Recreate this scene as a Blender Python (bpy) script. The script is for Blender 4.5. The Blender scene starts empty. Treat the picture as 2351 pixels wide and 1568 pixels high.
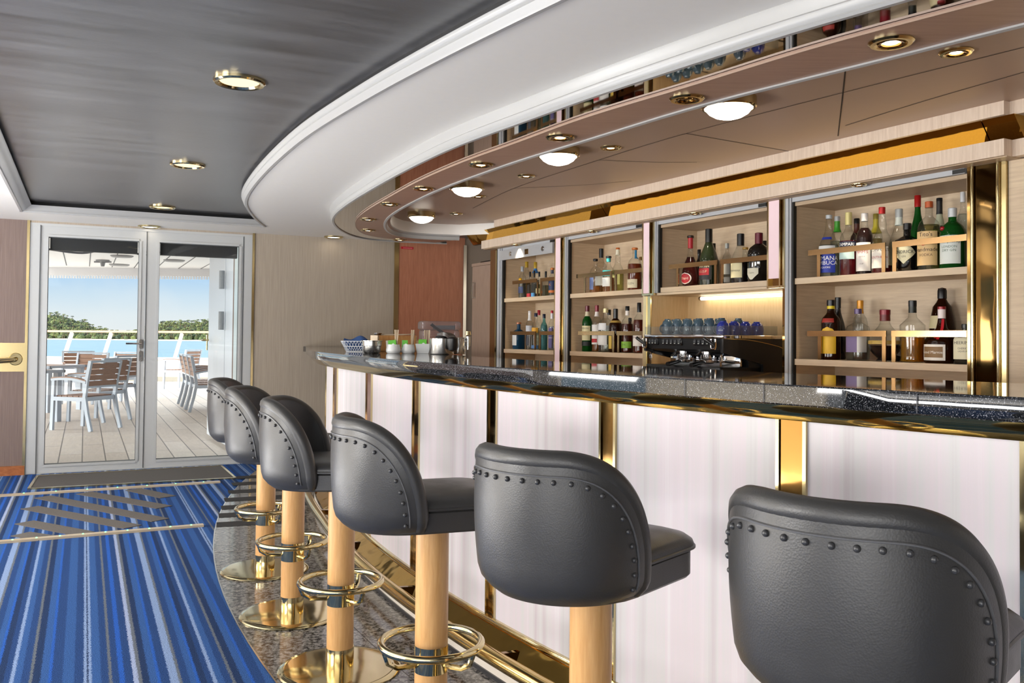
import bpy, bmesh, math, random
from mathutils import Vector, Matrix, Quaternion
from mathutils.geometry import tessellate_polygon
random.seed(7)
SC = bpy.context.scene
COL = SC.collection
PI = math.pi
# ------------------------------------------------------------------ camera (2351 x 1568 frame)
IW, IH, FPX = 2351.0, 1568.0, 2031.0
PITCH, ROLL, CY, EYE = 0.0221, 0.0098, 729.1, 1.25
_fw = Vector((0, math.cos(PITCH), math.sin(PITCH)))
_up = Vector((0, -math.sin(PITCH), math.cos(PITCH)))
_rt = Vector((1, 0, 0))
CR = _rt*math.cos(ROLL) + _up*math.sin(ROLL)
CU = -_rt*math.sin(ROLL) + _up*math.cos(ROLL)
cam = bpy.data.cameras.new('camera')
cam.sensor_width = 36.0; cam.sensor_fit = 'HORIZONTAL'
cam.lens = FPX/IW*36.0
cam.shift_y = (CY - IH/2)/IW
cam.clip_start = 0.05; cam.clip_end = 9000
camo = bpy.data.objects.new('camera', cam); COL.objects.link(camo)
m = Matrix((CR, CU, -_fw)).transposed().to_4x4(); m.translation = Vector((0, 0, EYE))
camo.matrix_world = m
SC.camera = camo
SC.view_settings.view_transform = 'Standard'
SC.view_settings.look = 'None'
SC.view_settings.exposure = 0.0
SC.view_settings.gamma = 1.0
SC.view_settings.use_curve_mapping = False
SC.cycles.max_bounces = 10; SC.cycles.diffuse_bounces = 4; SC.cycles.glossy_bounces = 5
SC.cycles.transmission_bounces = 8; SC.cycles.transparent_max_bounces = 40
SC.cycles.sample_clamp_indirect = 6.0
SC.cycles.caustics_reflective = False; SC.cycles.caustics_refractive = False
# ------------------------------------------------------------------ sky
def hexc(h):
    h = h.lstrip('#'); v = [int(h[i:i+2], 16)/255 for i in (0, 2, 4)]
    return tuple(((x/12.92) if x <= .04045 else ((x+.055)/1.055)**2.4) for x in v)
W = bpy.data.worlds.new('sky'); SC.world = W; W.use_nodes = True
nt = W.node_tree; nt.nodes.clear()
wo = nt.nodes.new('ShaderNodeOutputWorld'); bg = nt.nodes.new('ShaderNodeBackground')
tc = nt.nodes.new('ShaderNodeTexCoord'); sx = nt.nodes.new('ShaderNodeSeparateXYZ')
rp = nt.nodes.new('ShaderNodeValToRGB')
nt.links.new(tc.outputs['Generated'], sx.inputs[0]); nt.links.new(sx.outputs['Z'], rp.inputs[0])
els = rp.color_ramp.elements
els[0].position = 0.0; els[0].color = (*hexc('f4f8fb'), 1)
els[1].position = 1.0; els[1].color = (*hexc('8fc0f0'), 1)
for p_, c_ in ((.018, 'eef6fc'), (.04, 'd8ecfd'), (.066, 'b4daff'), (.16, 'b9dcfa'), (.3, 'ffffff')):
    e_ = els.new(p_); e_.color = (*[k*(5 if p_ > .2 else 1) for k in hexc(c_)], 1)
cl = nt.nodes.new('ShaderNodeTexNoise'); cl.inputs['Scale'].default_value = 9; cl.inputs['Detail'].default_value = 4
mx = nt.nodes.new('ShaderNodeMixRGB'); mx.inputs[2].default_value = (.95, .97, 1, 1)
mr = nt.nodes.new('ShaderNodeMapRange'); mr.inputs[1].default_value = .5; mr.inputs[2].default_value = .75; mr.inputs[4].default_value = .5
nt.links.new(tc.outputs['Generated'], cl.inputs[0]); nt.links.new(cl.outputs[0], mr.inputs[0]); nt.links.new(mr.outputs[0], mx.inputs[0])
nt.links.new(rp.outputs[0], mx.inputs[1]); nt.links.new(mx.outputs[0], bg.inputs[0])
bg.inputs[1].default_value = 1.0
nt.links.new(bg.outputs[0], wo.inputs[0])
# ------------------------------------------------------------------ sun on the deck, daylight through the lounge windows, added ceiling fill
def lamp(name, kind, loc, target, energy, color=(1, 1, 1), **kw):
    l = bpy.data.lights.new(name, kind); l.energy = energy; l.color = color
    for k, v in kw.items(): setattr(l, k, v)
    o = bpy.data.objects.new(name, l); COL.objects.link(o); o.location = loc
    if target is not None:
        o.rotation_euler = (Vector(target) - Vector(loc)).to_track_quat('-Z', 'Y').to_euler()
    return o
lamp('sun', 'SUN', (-40, -8, 24), (-40+36, -8+17, 24-19), 10.0, (1, .97, .92), angle=math.radians(50))
for s_, w_, e_ in ((2.15, 1.9, 195), (6.55, 2.0, 195)):     # side windows: s along the side wall
    x_, y_ = -6.97+.435*s_-.30, 6.50-.9*s_-.145
    lamp('window_light_side', 'AREA', (x_, y_, 1.2), (x_+9, y_+4.35, 17.0), e_, (1, .985, .96), shape='RECTANGLE', size=w_, size_y=1.35)
lamp('window_light_rear', 'AREA', (-2.6, -5.5, 1.2), (-1.2, 4, 17.0), 440, (1, .98, .95), shape='RECTANGLE', size=5.6, size_y=1.35)
lamp('ceiling_fill_side', 'AREA', (-4.1, 3.0, .08), (-4.1, 3.0, 3), 300, (1, .98, .95), shape='RECTANGLE', size=2.0, size_y=3.4)  # unseen up-facing lamp added near the floor to brighten the ceilings
lamp('ceiling_fill_rear', 'AREA', (-1.2, -2.6, .08), (-1.2, -2.6, 3), 150, (1, .98, .95), shape='RECTANGLE', size=5.0, size_y=3.0)  # second added fill lamp, behind the camera, lifting the nearer ceiling
# ------------------------------------------------------------------ picture ray helpers
def ray(x, y):
    return CR*((x-IW/2)/FPX) + CU*(-(y-CY)/FPX) + _fw
def at_z(x, y, z):                      # point of a horizontal plane seen at a pixel
    d = ray(x, y); return Vector((0, 0, EYE)) + d*((z-EYE)/d.z)
def at_wall(x, y, p, t):                # point of the vertical plane through p along t
    d = ray(x, y); n = Vector((-t[1], t[0])); k = (n.x*p[0]+n.y*p[1])/(n.x*d.x+n.y*d.y)
    return Vector((0, 0, EYE)) + d*k
def at_dist(x, y, Y):
    d = ray(x, y); return Vector((0, 0, EYE)) + d*(Y/d.y)
# ------------------------------------------------------------------ materials
MATS = {}
def nodes(name):
    m = bpy.data.materials.new(name); m.use_nodes = True; t = m.node_tree; t.nodes.clear()
    out = t.nodes.new('ShaderNodeOutputMaterial'); return m, t, out
def N(t, k, **kw):
    n = t.nodes.new(k)
    for a, v in kw.items():
        if a.startswith('i_'):
            n.inputs[a[2:].replace('_', ' ')].default_value = v
        else: setattr(n, a, v)
    return n
def bsdf(t, out, color=(.8, .8, .8), rough=.5, metal=0, spec=.5, coat=0):
    b = t.nodes.new('ShaderNodeBsdfPrincipled')
    if len(color) == 3: b.inputs['Base Color'].default_value = (*color, 1)
    b.inputs['Roughness'].default_value = rough; b.inputs['Metallic'].default_value = metal
    b.inputs['Specular IOR Level'].default_value = spec; b.inputs['Coat Weight'].default_value = coat
    b.inputs['Coat Roughness'].default_value = .05
    t.links.new(b.outputs[0], out.inputs[0]); return b
def bump(t, b, src, strength=.2, dist=.002):
    bp = t.nodes.new('ShaderNodeBump'); bp.inputs['Strength'].default_value = strength; bp.inputs['Distance'].default_value = dist
    t.links.new(src, bp.inputs['Height']); t.links.new(bp.outputs[0], b.inputs['Normal'])
def plain(name, col, rough=.5, metal=0, spec=.5, coat=0, emit=None, es=0, noise=0, nscale=30):
    if name in MATS: return MATS[name]
    m, t, o = nodes(name); c = hexc(col) if isinstance(col, str) else col
    b = bsdf(t, o, c, rough, metal, spec, coat)
    tcn = N(t, 'ShaderNodeTexCoord'); nz = N(t, 'ShaderNodeTexNoise'); nz.inputs['Scale'].default_value = nscale; nz.inputs['Detail'].default_value = 4
    t.links.new(tcn.outputs['Object'], nz.inputs[0])
    mm = N(t, 'ShaderNodeMixRGB', blend_type='MULTIPLY'); mm.inputs[0].default_value = 1
    mp = N(t, 'ShaderNodeMapRange'); mp.inputs[3].default_value = 1-(noise or .03); mp.inputs[4].default_value = 1+(noise or .03)
    t.links.new(nz.outputs[0], mp.inputs[0]); mm.inputs[1].default_value = (*c, 1); t.links.new(mp.outputs[0], mm.inputs[2])
    t.links.new(mm.outputs[0], b.inputs['Base Color'])
    if emit:
        b.inputs['Emission Color'].default_value = (*(hexc(emit) if isinstance(emit, str) else emit), 1); b.inputs['Emission Strength'].default_value = es
    MATS[name] = m; return m
def wood(name, c1, c2, axis='X', scale=1.0, rough=.42, stretch=14, coat=0, spec=.4):
    m, t, o = nodes(name); b = bsdf(t, o, (1, 1, 1), rough, 0, spec, coat)
    tcn = N(t, 'ShaderNodeTexCoord'); mp = N(t, 'ShaderNodeMapping')
    s = {'X': (1, stretch, stretch), 'Y': (stretch, 1, stretch), 'Z': (stretch, stretch, 1)}[axis]
    mp.inputs['Scale'].default_value = [k*scale for k in s]
    nz = N(t, 'ShaderNodeTexNoise'); nz.inputs['Scale'].default_value = 4; nz.inputs['Detail'].default_value = 8; nz.inputs['Roughness'].default_value = .65
    nz.inputs['Distortion'].default_value = .4
    r = N(t, 'ShaderNodeValToRGB'); r.color_ramp.elements[0].position = .3; r.color_ramp.elements[1].position = .7
    r.color_ramp.elements[0].color = (*hexc(c1), 1); r.color_ramp.elements[1].color = (*hexc(c2), 1)
    t.links.new(tcn.outputs['Object'], mp.inputs[0]); t.links.new(mp.outputs[0], nz.inputs[0]); t.links.new(nz.outputs[0], r.inputs[0])
    t.links.new(r.outputs[0], b.inputs['Base Color']); bump(t, b, nz.outputs[0], .08)
    MATS[name] = m; return m
def metal(name, col, rough=.12, wav=0.0, wscale=6):
    m, t, o = nodes(name); b = bsdf(t, o, hexc(col), rough, 1)
    tcn = N(t, 'ShaderNodeTexCoord'); nz = N(t, 'ShaderNodeTexNoise'); nz.inputs['Scale'].default_value = wscale; nz.inputs['Detail'].default_value = 2
    t.links.new(tcn.outputs['Object'], nz.inputs[0])
    mp = N(t, 'ShaderNodeMapRange'); mp.inputs[3].default_value = max(.02, rough*.7); mp.inputs[4].default_value = rough*1.4
    t.links.new(nz.outputs[0], mp.inputs[0]); t.links.new(mp.outputs[0], b.inputs['Roughness'])
    if wav: bump(t, b, nz.outputs[0], wav, .02)
    MATS[name] = m; return m
def emis(name, col, strength):
    m, t, o = nodes(name); e = N(t, 'ShaderNodeEmission'); e.inputs[0].default_value = (*hexc(col), 1); e.inputs[1].default_value = strength
    t.links.new(e.outputs[0], o.inputs[0]); MATS[name] = m; return m
def glassy(name, col, dens=.0, gloss_rough=.02, edge=.5):
    """thin bottle glass / liquid: tinted see-through that thickens towards grazing angles, plus mirror gloss"""
    if name in MATS: return MATS[name]
    m, t, o = nodes(name); c = hexc(col) if isinstance(col, str) else col
    tr = N(t, 'ShaderNodeBsdfTransparent'); gl = N(t, 'ShaderNodeBsdfGlossy'); gl.inputs['Roughness'].default_value = gloss_rough
    df = N(t, 'ShaderNodeBsdfDiffuse'); df.inputs[0].default_value = (*c, 1)
    lw = N(t, 'ShaderNodeLayerWeight'); lw.inputs[0].default_value = .35
    mc = N(t, 'ShaderNodeMixRGB'); mc.inputs[1].default_value = (*c, 1); mc.inputs[2].default_value = (*[k*edge for k in c], 1)
    t.links.new(lw.outputs['Facing'], mc.inputs[0]); t.links.new(mc.outputs[0], tr.inputs[0])
    m1 = N(t, 'ShaderNodeMixShader'); m1.inputs[0].default_value = dens; t.links.new(tr.outputs[0], m1.inputs[1]); t.links.new(df.outputs[0], m1.inputs[2])
    l2 = N(t, 'ShaderNodeLayerWeight'); l2.inputs[0].default_value = .5
    pw = N(t, 'ShaderNodeMath', operation='POWER'); pw.inputs[1].default_value = 4.5; t.links.new(l2.outputs['Facing'], pw.inputs[0])
    fr = N(t, 'ShaderNodeMath', operation='MULTIPLY_ADD'); fr.inputs[1].default_value = .7; fr.inputs[2].default_value = .022; t.links.new(pw.outputs[0], fr.inputs[0])
    m2 = N(t, 'ShaderNodeMixShader'); t.links.new(fr.outputs[0], m2.inputs[0]); t.links.new(m1.outputs[0], m2.inputs[1]); t.links.new(gl.outputs[0], m2.inputs[2])
    t.links.new(m2.outputs[0], o.inputs[0]); MATS[name] = m; return m
# ------------------------------------------------------------------ mesh helpers
class MB:
    def __init__(s): s.v = []; s.f = []; s.mi = []; s.cur = 0
    def add(s, vs, fs):
        b = len(s.v); s.v += [tuple(v) for v in vs]; s.f += [[b+i for i in f] for f in fs]; s.mi += [s.cur]*len(fs); return s
    def box(s, x0, x1, y0, y1, z0, z1):
        s.add([(x0, y0, z0), (x1, y0, z0), (x1, y1, z0), (x0, y1, z0), (x0, y0, z1), (x1, y0, z1), (x1, y1, z1), (x0, y1, z1)],
              [[3, 2, 1, 0], [4, 5, 6, 7], [0, 1, 5, 4], [1, 2, 6, 5], [2, 3, 7, 6], [3, 0, 4, 7]]); return s
    def rbox(s, x0, x1, y0, y1, z0, z1, r=.01, n=3):     # box with rounded vertical edges and eased top
        pts = []
        for cx, cy, a0 in ((x1-r, y1-r, 0), (x0+r, y1-r, 90), (x0+r, y0+r, 180), (x1-r, y0+r, 270)):
            for i in range(n+1):
                a = math.radians(a0+90*i/n); pts.append((cx+r*math.cos(a), cy+r*math.sin(a)))
        return s.prism(pts, z0, z1, ease=min(r, (z1-z0)/3)*.5)
    def prism(s, pts, z0, z1, ease=0):
        n = len(pts); cx = sum(p[0] for p in pts)/n; cy = sum(p[1] for p in pts)/n
        def ring(z, k):
            out = []
            for p in pts:
                d = math.hypot(p[0]-cx, p[1]-cy) or 1; f = (d-k)/d; out.append((cx+(p[0]-cx)*f, cy+(p[1]-cy)*f, z))
            return out
        if ease: rings = [ring(z0, ease), ring(z0+ease, 0), ring(z1-ease, 0), ring(z1, ease)]
        else: rings = [ring(z0, 0), ring(z1, 0)]
        vs = [v for r in rings for v in r]; fs = []
        for k in range(len(rings)-1):
            for i in range(n): j = (i+1) % n; fs.append([k*n+i, k*n+j, (k+1)*n+j, (k+1)*n+i])
        tri = tessellate_polygon([[Vector((p[0], p[1], 0)) for p in pts]])
        top = (len(rings)-1)*n
        area = sum(pts[i][0]*pts[(i+1) % n][1]-pts[(i+1) % n][0]*pts[i][1] for i in range(n))
        for a, b, c in tri: fs.append([a, b, c]); fs.append([top+c, top+b, top+a])
        return s.add(vs, fs)
    def lathe(s, prof, seg=28, c=(0, 0, 0), sup=None, a0=0, a1=2*PI, cap=True):
        """prof: list of (r, z[, p]) ; p superellipse power of the cross-section"""
        full = abs(a1-a0-2*PI) < 1e-6; m = seg if full else seg+1; vs = []
        for q in prof:
            r, z = q[0], q[1]; p = q[2] if len(q) > 2 else (sup or 2)
            for i in range(m):
                a = a0+(a1-a0)*i/seg; ca, sa = math.cos(a), math.sin(a)
                k = 1 if p == 2 else (abs(ca)**p+abs(sa)**p)**(-1/p)
                vs.append((c[0]+r*k*ca, c[1]+r*k*sa, c[2]+z))
        fs = []
        for k in range(len(prof)-1):
            for i in range(seg):
                j = (i+1) % m if full else i+1
                fs.append([k*m+i, k*m+j, (k+1)*m+j, (k+1)*m+i])
        if full and cap:
            if prof[0][0] > 1e-5: fs.append(list(range(m))[::-1])
            if prof[-1][0] > 1e-5: fs.append([(len(prof)-1)*m+i for i in range(m)])
        return s.add(vs, fs)
    def tube(s, pts, r, seg=10, closed=False, caps=True):
        pts = [Vector(p) for p in pts]; n = len(pts); rr = r if isinstance(r, (list, tuple)) else [r]*n
        tg = []
        for i in range(n):
            a = pts[(i-1) % n] if (closed or i) else pts[0]; b = pts[(i+1) % n] if (closed or i < n-1) else pts[-1]
            tg.append((b-a).normalized())
        up = Vector((0, 0, 1)) if abs(tg[0].z) < .9 else Vector((1, 0, 0))
        nrm = (up-tg[0]*up.dot(tg[0])).normalized(); vs = []
        for i in range(n):
            if i: nrm = (nrm-tg[i]*nrm.dot(tg[i])).normalized()
            bn = tg[i].cross(nrm)
            for k in range(seg):
                a = 2*PI*k/seg; vs.append(pts[i]+(nrm*math.cos(a)+bn*math.sin(a))*rr[i])
        fs = []
        for i in range(n if closed else n-1):
            for k in range(seg):
                j = (i+1) % n; l = (k+1) % seg; fs.append([i*seg+k, i*seg+l, j*seg+l, j*seg+k])
        if caps and not closed: fs.append(list(range(seg))[::-1]); fs.append([(n-1)*seg+k for k in range(seg)])
        return s.add(vs, fs)
    def bar(s, a, b, w, h):               # rectangular bar from a to b (w across, h vertical-ish)
        a, b = Vector(a), Vector(b); d = (b-a).normalized()
        u = Vector((0, 0, 1)) if abs(d.z) < .9 else Vector((0, 1, 0))
        sd = d.cross(u).normalized(); u = sd.cross(d)
        vs = [p+sd*x*w/2+u*z*h/2 for p in (a, b) for x, z in ((-1, -1), (1, -1), (1, 1), (-1, 1))]
        return s.add(vs, [[0, 1, 2, 3], [7, 6, 5, 4], [0, 4, 5, 1], [1, 5, 6, 2], [2, 6, 7, 3], [3, 7, 4, 0]])
    def sphere(s, c, r, seg=12, rings=8, sz=1):
        prof = [(r*math.sin(PI*i/rings), -r*sz*math.cos(PI*i/rings)) for i in range(rings+1)]
        prof[0] = (1e-6, prof[0][1]); prof[-1] = (1e-6, prof[-1][1])
        return s.lathe(prof, seg, c)
    def torus(s, c, R, r, seg=40, sec=10):
        return s.tube([(c[0]+R*math.cos(2*PI*i/seg), c[1]+R*math.sin(2*PI*i/seg), c[2]) for i in range(seg)], r, sec, closed=True)
    def sweep(s, path, prof, closed_prof=False, side=1):
        """path: plan polyline [(x,y)], prof: [(offset, z)] ; offset along the path's left normal * side"""
        n = len(path); k = len(prof); vs = []
        for i in range(n):
            a = path[max(i-1, 0)]; b = path[min(i+1, n-1)]; d = Vector((b[0]-a[0], b[1]-a[1])).normalized(); nr = Vector((-d.y, d.x))*side
            for o, z in prof: vs.append((path[i][0]+nr.x*o, path[i][1]+nr.y*o, z))
        fs = []; kk = k if closed_prof else k-1
        for i in range(n-1):
            for j in range(kk):
                l = (j+1) % k; fs.append([i*k+j, i*k+l, (i+1)*k+l, (i+1)*k+j])
        if closed_prof: fs.append(list(range(k))); fs.append([(n-1)*k+j for j in range(k)][::-1])
        return s.add(vs, fs)
    def bridge(s, A, B):
        vs = list(A)+list(B); n = len(A)
        return s.add(vs, [[i, i+1, n+i+1, n+i] for i in range(n-1)])
    def poly(s, pts, z):
        tri = tessellate_polygon([[Vector((p[0], p[1], 0)) for p in pts]])
        return s.add([(p[0], p[1], z) for p in pts], [list(t) for t in tri])
def obj(name, mb, mats, parent=None, smooth=True, loc=None, recalc=True):
    me = bpy.data.meshes.new(name); me.from_pydata(mb.v, [], mb.f); me.update()
    bm = bmesh.new(); bm.from_mesh(me); bmesh.ops.remove_doubles(bm, verts=bm.verts, dist=1e-6)
    if recalc: bmesh.ops.recalc_face_normals(bm, faces=bm.faces)
    if smooth:
        for e in bm.edges:
            if len(e.link_faces) == 2 and e.calc_face_angle(0) > math.radians(38): e.smooth = False
        for f in bm.faces: f.smooth = True
    bm.to_mesh(me); bm.free()
    for mt in (mats if isinstance(mats, (list, tuple)) else [mats]): me.materials.append(mt)
    if len(me.materials) > 1 and len(me.polygons) == len(mb.mi):
        for p, i in zip(me.polygons, mb.mi): p.material_index = i
    o = bpy.data.objects.new(name, me); COL.objects.link(o)
    if parent: o.parent = parent
    if loc is not None: o.location = loc
    return o
def thing(name, label, cat, loc=(0, 0, 0), rotz=0, group=None):
    o = bpy.data.objects.new(name, None); COL.objects.link(o); o.empty_display_size = .05
    o.location = loc; o.rotation_euler = (0, 0, rotz); o['label'] = label; o['category'] = cat
    if group: o['group'] = group
    return o
def tag(o, label, cat, group=None, kind=None):
    o['label'] = label; o['category'] = cat
    if group: o['group'] = group
    if kind: o['kind'] = kind
    return o
def struct(name, mb, mats, parent=None, smooth=True, label=None):
    o = obj(name, mb, mats, parent, smooth)
    if parent is None: o['kind'] = 'structure'
    if label: o['label'] = label
    return o
def dup(root, loc, rotz, label=None, group=None):
    r = root.copy(); COL.objects.link(r); r.location = loc; r.rotation_euler = (0, 0, rotz)
    if label: r['label'] = label
    if group: r['group'] = group
    for ch in list(root.children):
        c = ch.copy(); COL.objects.link(c); c.parent = r
        for g in list(ch.children):
            d = g.copy(); COL.objects.link(d); d.parent = c
    return r
def catmull(P, per=8):
    P = [Vector(p) for p in P]; Q = [P[0]*2-P[1]]+P+[P[-1]*2-P[-2]]; out = []
    for i in range(1, len(Q)-2):
        a, b, c, d = Q[i-1:i+3]
        for k in range(per):
            t = k/per; out.append(.5*((2*b)+(c-a)*t+(2*a-5*b+4*c-d)*t*t+(3*b-a-3*c+d)*t**3))
    out.append(P[-1]); return out
def resample(P, n):
    P = [Vector(p) for p in P]; L = [0]
    for a, b in zip(P, P[1:]): L.append(L[-1]+(b-a).length)
    out = []; j = 0
    for i in range(n):
        t = L[-1]*i/(n-1)
        while j < len(L)-2 and L[j+1] < t: j += 1
        k = (t-L[j])/max(L[j+1]-L[j], 1e-9); out.append(P[j].lerp(P[j+1], k))
    return out
def smooth_path(P, it=6):
    P = [Vector(p) for p in P]
    for _ in range(it): P = [P[0]]+[(P[i-1]+P[i]*2+P[i+1])/4 for i in range(1, len(P)-1)]+[P[-1]]
    return P
def text_shape(s, size, bold=0):
    cu = bpy.data.curves.new('lettering', 'FONT'); cu.body = s; cu.size = size; cu.align_x = 'CENTER'; cu.align_y = 'CENTER'; cu.resolution_u = 2
    cu.offset = bold
    o = bpy.data.objects.new('lettering', cu); COL.objects.link(o)
    dg = bpy.context.evaluated_depsgraph_get(); me = bpy.data.meshes.new_from_object(o.evaluated_get(dg))
    vs = [v.co.copy() for v in me.vertices]; fs = [list(p.vertices) for p in me.polygons]
    bpy.data.objects.remove(o); bpy.data.curves.remove(cu); bpy.data.meshes.remove(me)
    return vs, fs
# ------------------------------------------------------------------ surface materials
TH = 0.4497; RW = Vector((math.cos(TH), math.sin(TH))); RS = Vector((-math.sin(TH), math.cos(TH)))   # along / into the door wall
def carpet_mat():
    m, t, o = nodes('striped_carpet'); b = bsdf(t, o, (1, 1, 1), .95, 0, .1)
    tcn = N(t, 'ShaderNodeTexCoord'); mp = N(t, 'ShaderNodeMapping', vector_type='TEXTURE'); mp.inputs['Rotation'].default_value = (0, 0, TH)
    t.links.new(tcn.outputs['Object'], mp.inputs[0]); sx = N(t, 'ShaderNodeSeparateXYZ'); t.links.new(mp.outputs[0], sx.inputs[0])
    nz = N(t, 'ShaderNodeTexNoise'); nz.inputs['Scale'].default_value = 160; nz.inputs['Detail'].default_value = 2
    t.links.new(tcn.outputs['Object'], nz.inputs[0])
    a = N(t, 'ShaderNodeMath', operation='MULTIPLY_ADD'); a.inputs[1].default_value = .022; t.links.new(nz.outputs[0], a.inputs[0]); t.links.new(sx.outputs['X'], a.inputs[2])
    d = N(t, 'ShaderNodeMath', operation='DIVIDE'); d.inputs[1].default_value = .66; t.links.new(a.outputs[0], d.inputs[0])
    f = N(t, 'ShaderNodeMath', operation='FRACT'); t.links.new(d.outputs[0], f.inputs[0])
    r = N(t, 'ShaderNodeValToRGB'); r.color_ramp.interpolation = 'CONSTANT'; el = r.color_ramp.elements
    D, B, R, L, G, K, P = '2a4677', '375b93', '2c5cb0', '8299c0', '666d76', '25385c', '9aa8c8'
    seq = [(0, D), (.045, L), (.06, K), (.068, L), (.085, B), (.13, D), (.17, G), (.185, D), (.22, R), (.25, D), (.29, P), (.315, G), (.335, K), (.37, B), (.41, R), (.425, D),
           (.47, L), (.515, G), (.53, D), (.57, B), (.60, R), (.615, K), (.65, D), (.68, L), (.70, B), (.735, D), (.775, G), (.79, K), (.83, B), (.87, R), (.885, D), (.94, B)]
    el[0].color = (*hexc(seq[0][1]), 1); el[1].position = seq[-1][0]; el[1].color = (*hexc(seq[-1][1]), 1)
    for p, c in seq[1:-1]: e = el.new(p); e.color = (*hexc(c), 1)
    t.links.new(f.outputs[0], r.inputs[0])
    n2 = N(t, 'ShaderNodeTexNoise'); n2.inputs['Scale'].default_value = 300; n2.inputs['Detail'].default_value = 1; t.links.new(tcn.outputs['Object'], n2.inputs[0])
    mr = N(t, 'ShaderNodeMapRange'); mr.inputs[1].default_value = .3; mr.inputs[2].default_value = .7; mr.inputs[3].default_value = .5; mr.inputs[4].default_value = 1.5; t.links.new(n2.outputs[0], mr.inputs[0])
    mm = N(t, 'ShaderNodeMixRGB', blend_type='MULTIPLY'); mm.inputs[0].default_value = 1; t.links.new(r.outputs[0], mm.inputs[1]); t.links.new(mr.outputs[0], mm.inputs[2])
    t.links.new(mm.outputs[0], b.inputs['Base Color']); bump(t, b, n2.outputs[0], .6, .004); return m
def granite_floor_mat():
    m, t, o = nodes('brown_granite'); b = bsdf(t, o, (1, 1, 1), .09, 0, .6)
    tcn = N(t, 'ShaderNodeTexCoord'); n1 = N(t, 'ShaderNodeTexNoise'); n1.inputs['Scale'].default_value = 62; n1.inputs['Detail'].default_value = 5; n1.inputs['Roughness'].default_value = .7
    vo = N(t, 'ShaderNodeTexVoronoi', feature='DISTANCE_TO_EDGE'); vo.inputs['Scale'].default_value = 64
    t.links.new(tcn.outputs['Object'], n1.inputs[0])
    ad = N(t, 'ShaderNodeMixRGB'); ad.inputs[0].default_value = .18; t.links.new(tcn.outputs['Object'], ad.inputs[1]); t.links.new(n1.outputs['Color'], ad.inputs[2]); t.links.new(ad.outputs[0], vo.inputs[0])
    r1 = N(t, 'ShaderNodeValToRGB'); r1.color_ramp.elements[0].color = (*hexc('121010'), 1); r1.color_ramp.elements[1].color = (*hexc('9f9a94'), 1)
    r1.color_ramp.elements[0].position = .40; r1.color_ramp.elements[1].position = .58; t.links.new(n1.outputs[0], r1.inputs[0])
    mr = N(t, 'ShaderNodeMapRange'); mr.inputs[1].default_value = .0; mr.inputs[2].default_value = .13; mr.inputs[3].default_value = .06; mr.inputs[4].default_value = 1; t.links.new(vo.outputs[0], mr.inputs[0])
    mm = N(t, 'ShaderNodeMixRGB', blend_type='MULTIPLY'); mm.inputs[0].default_value = 1; t.links.new(r1.outputs[0], mm.inputs[1]); t.links.new(mr.outputs[0], mm.inputs[2])
    t.links.new(mm.outputs[0], b.inputs['Base Color']); return m
def black_granite_mat():
    m, t, o = nodes('black_granite'); b = bsdf(t, o, (1, 1, 1), .035, 0, .8)
    tcn = N(t, 'ShaderNodeTexCoord'); n1 = N(t, 'ShaderNodeTexNoise'); n1.inputs['Scale'].default_value = 330; n1.inputs['Detail'].default_value = 3
    t.links.new(tcn.outputs['Object'], n1.inputs[0])
    r1 = N(t, 'ShaderNodeValToRGB'); e = r1.color_ramp.elements
    e[0].color = (.006, .007, .009, 1); e[0].position = .5; e[1].color = (.55, .55, .58, 1); e[1].position = .73
    q = e.new(.62); q.color = (.05, .052, .06, 1)
    t.links.new(n1.outputs[0], r1.inputs[0]); t.links.new(r1.outputs[0], b.inputs['Base Color']); return m
def ribbed_mat(name, c1, c2, freq=60):
    m, t, o = nodes(name); b = bsdf(t, o, (1, 1, 1), .7, 0, .25)
    tcn = N(t, 'ShaderNodeTexCoord'); mp = N(t, 'ShaderNodeMapping', vector_type='TEXTURE'); mp.inputs['Rotation'].default_value = (0, 0, TH)
    t.links.new(tcn.outputs['Object'], mp.inputs[0]); mp2 = N(t, 'ShaderNodeMapping'); mp2.inputs['Scale'].default_value = (freq, 1, 2.5); t.links.new(mp.outputs[0], mp2.inputs[0])
    nz = N(t, 'ShaderNodeTexNoise'); nz.inputs['Scale'].default_value = 1.5; nz.inputs['Detail'].default_value = 3; t.links.new(mp2.outputs[0], nz.inputs[0])
    r = N(t, 'ShaderNodeValToRGB'); r.color_ramp.elements[0].position = .3; r.color_ramp.elements[1].position = .7
    r.color_ramp.elements[0].color = (*hexc(c1), 1); r.color_ramp.elements[1].color = (*hexc(c2), 1)
    t.links.new(nz.outputs[0], r.inputs[0]); t.links.new(r.outputs[0], b.inputs['Base Color']); bump(t, b, nz.outputs[0], .25, .003); return m
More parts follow.
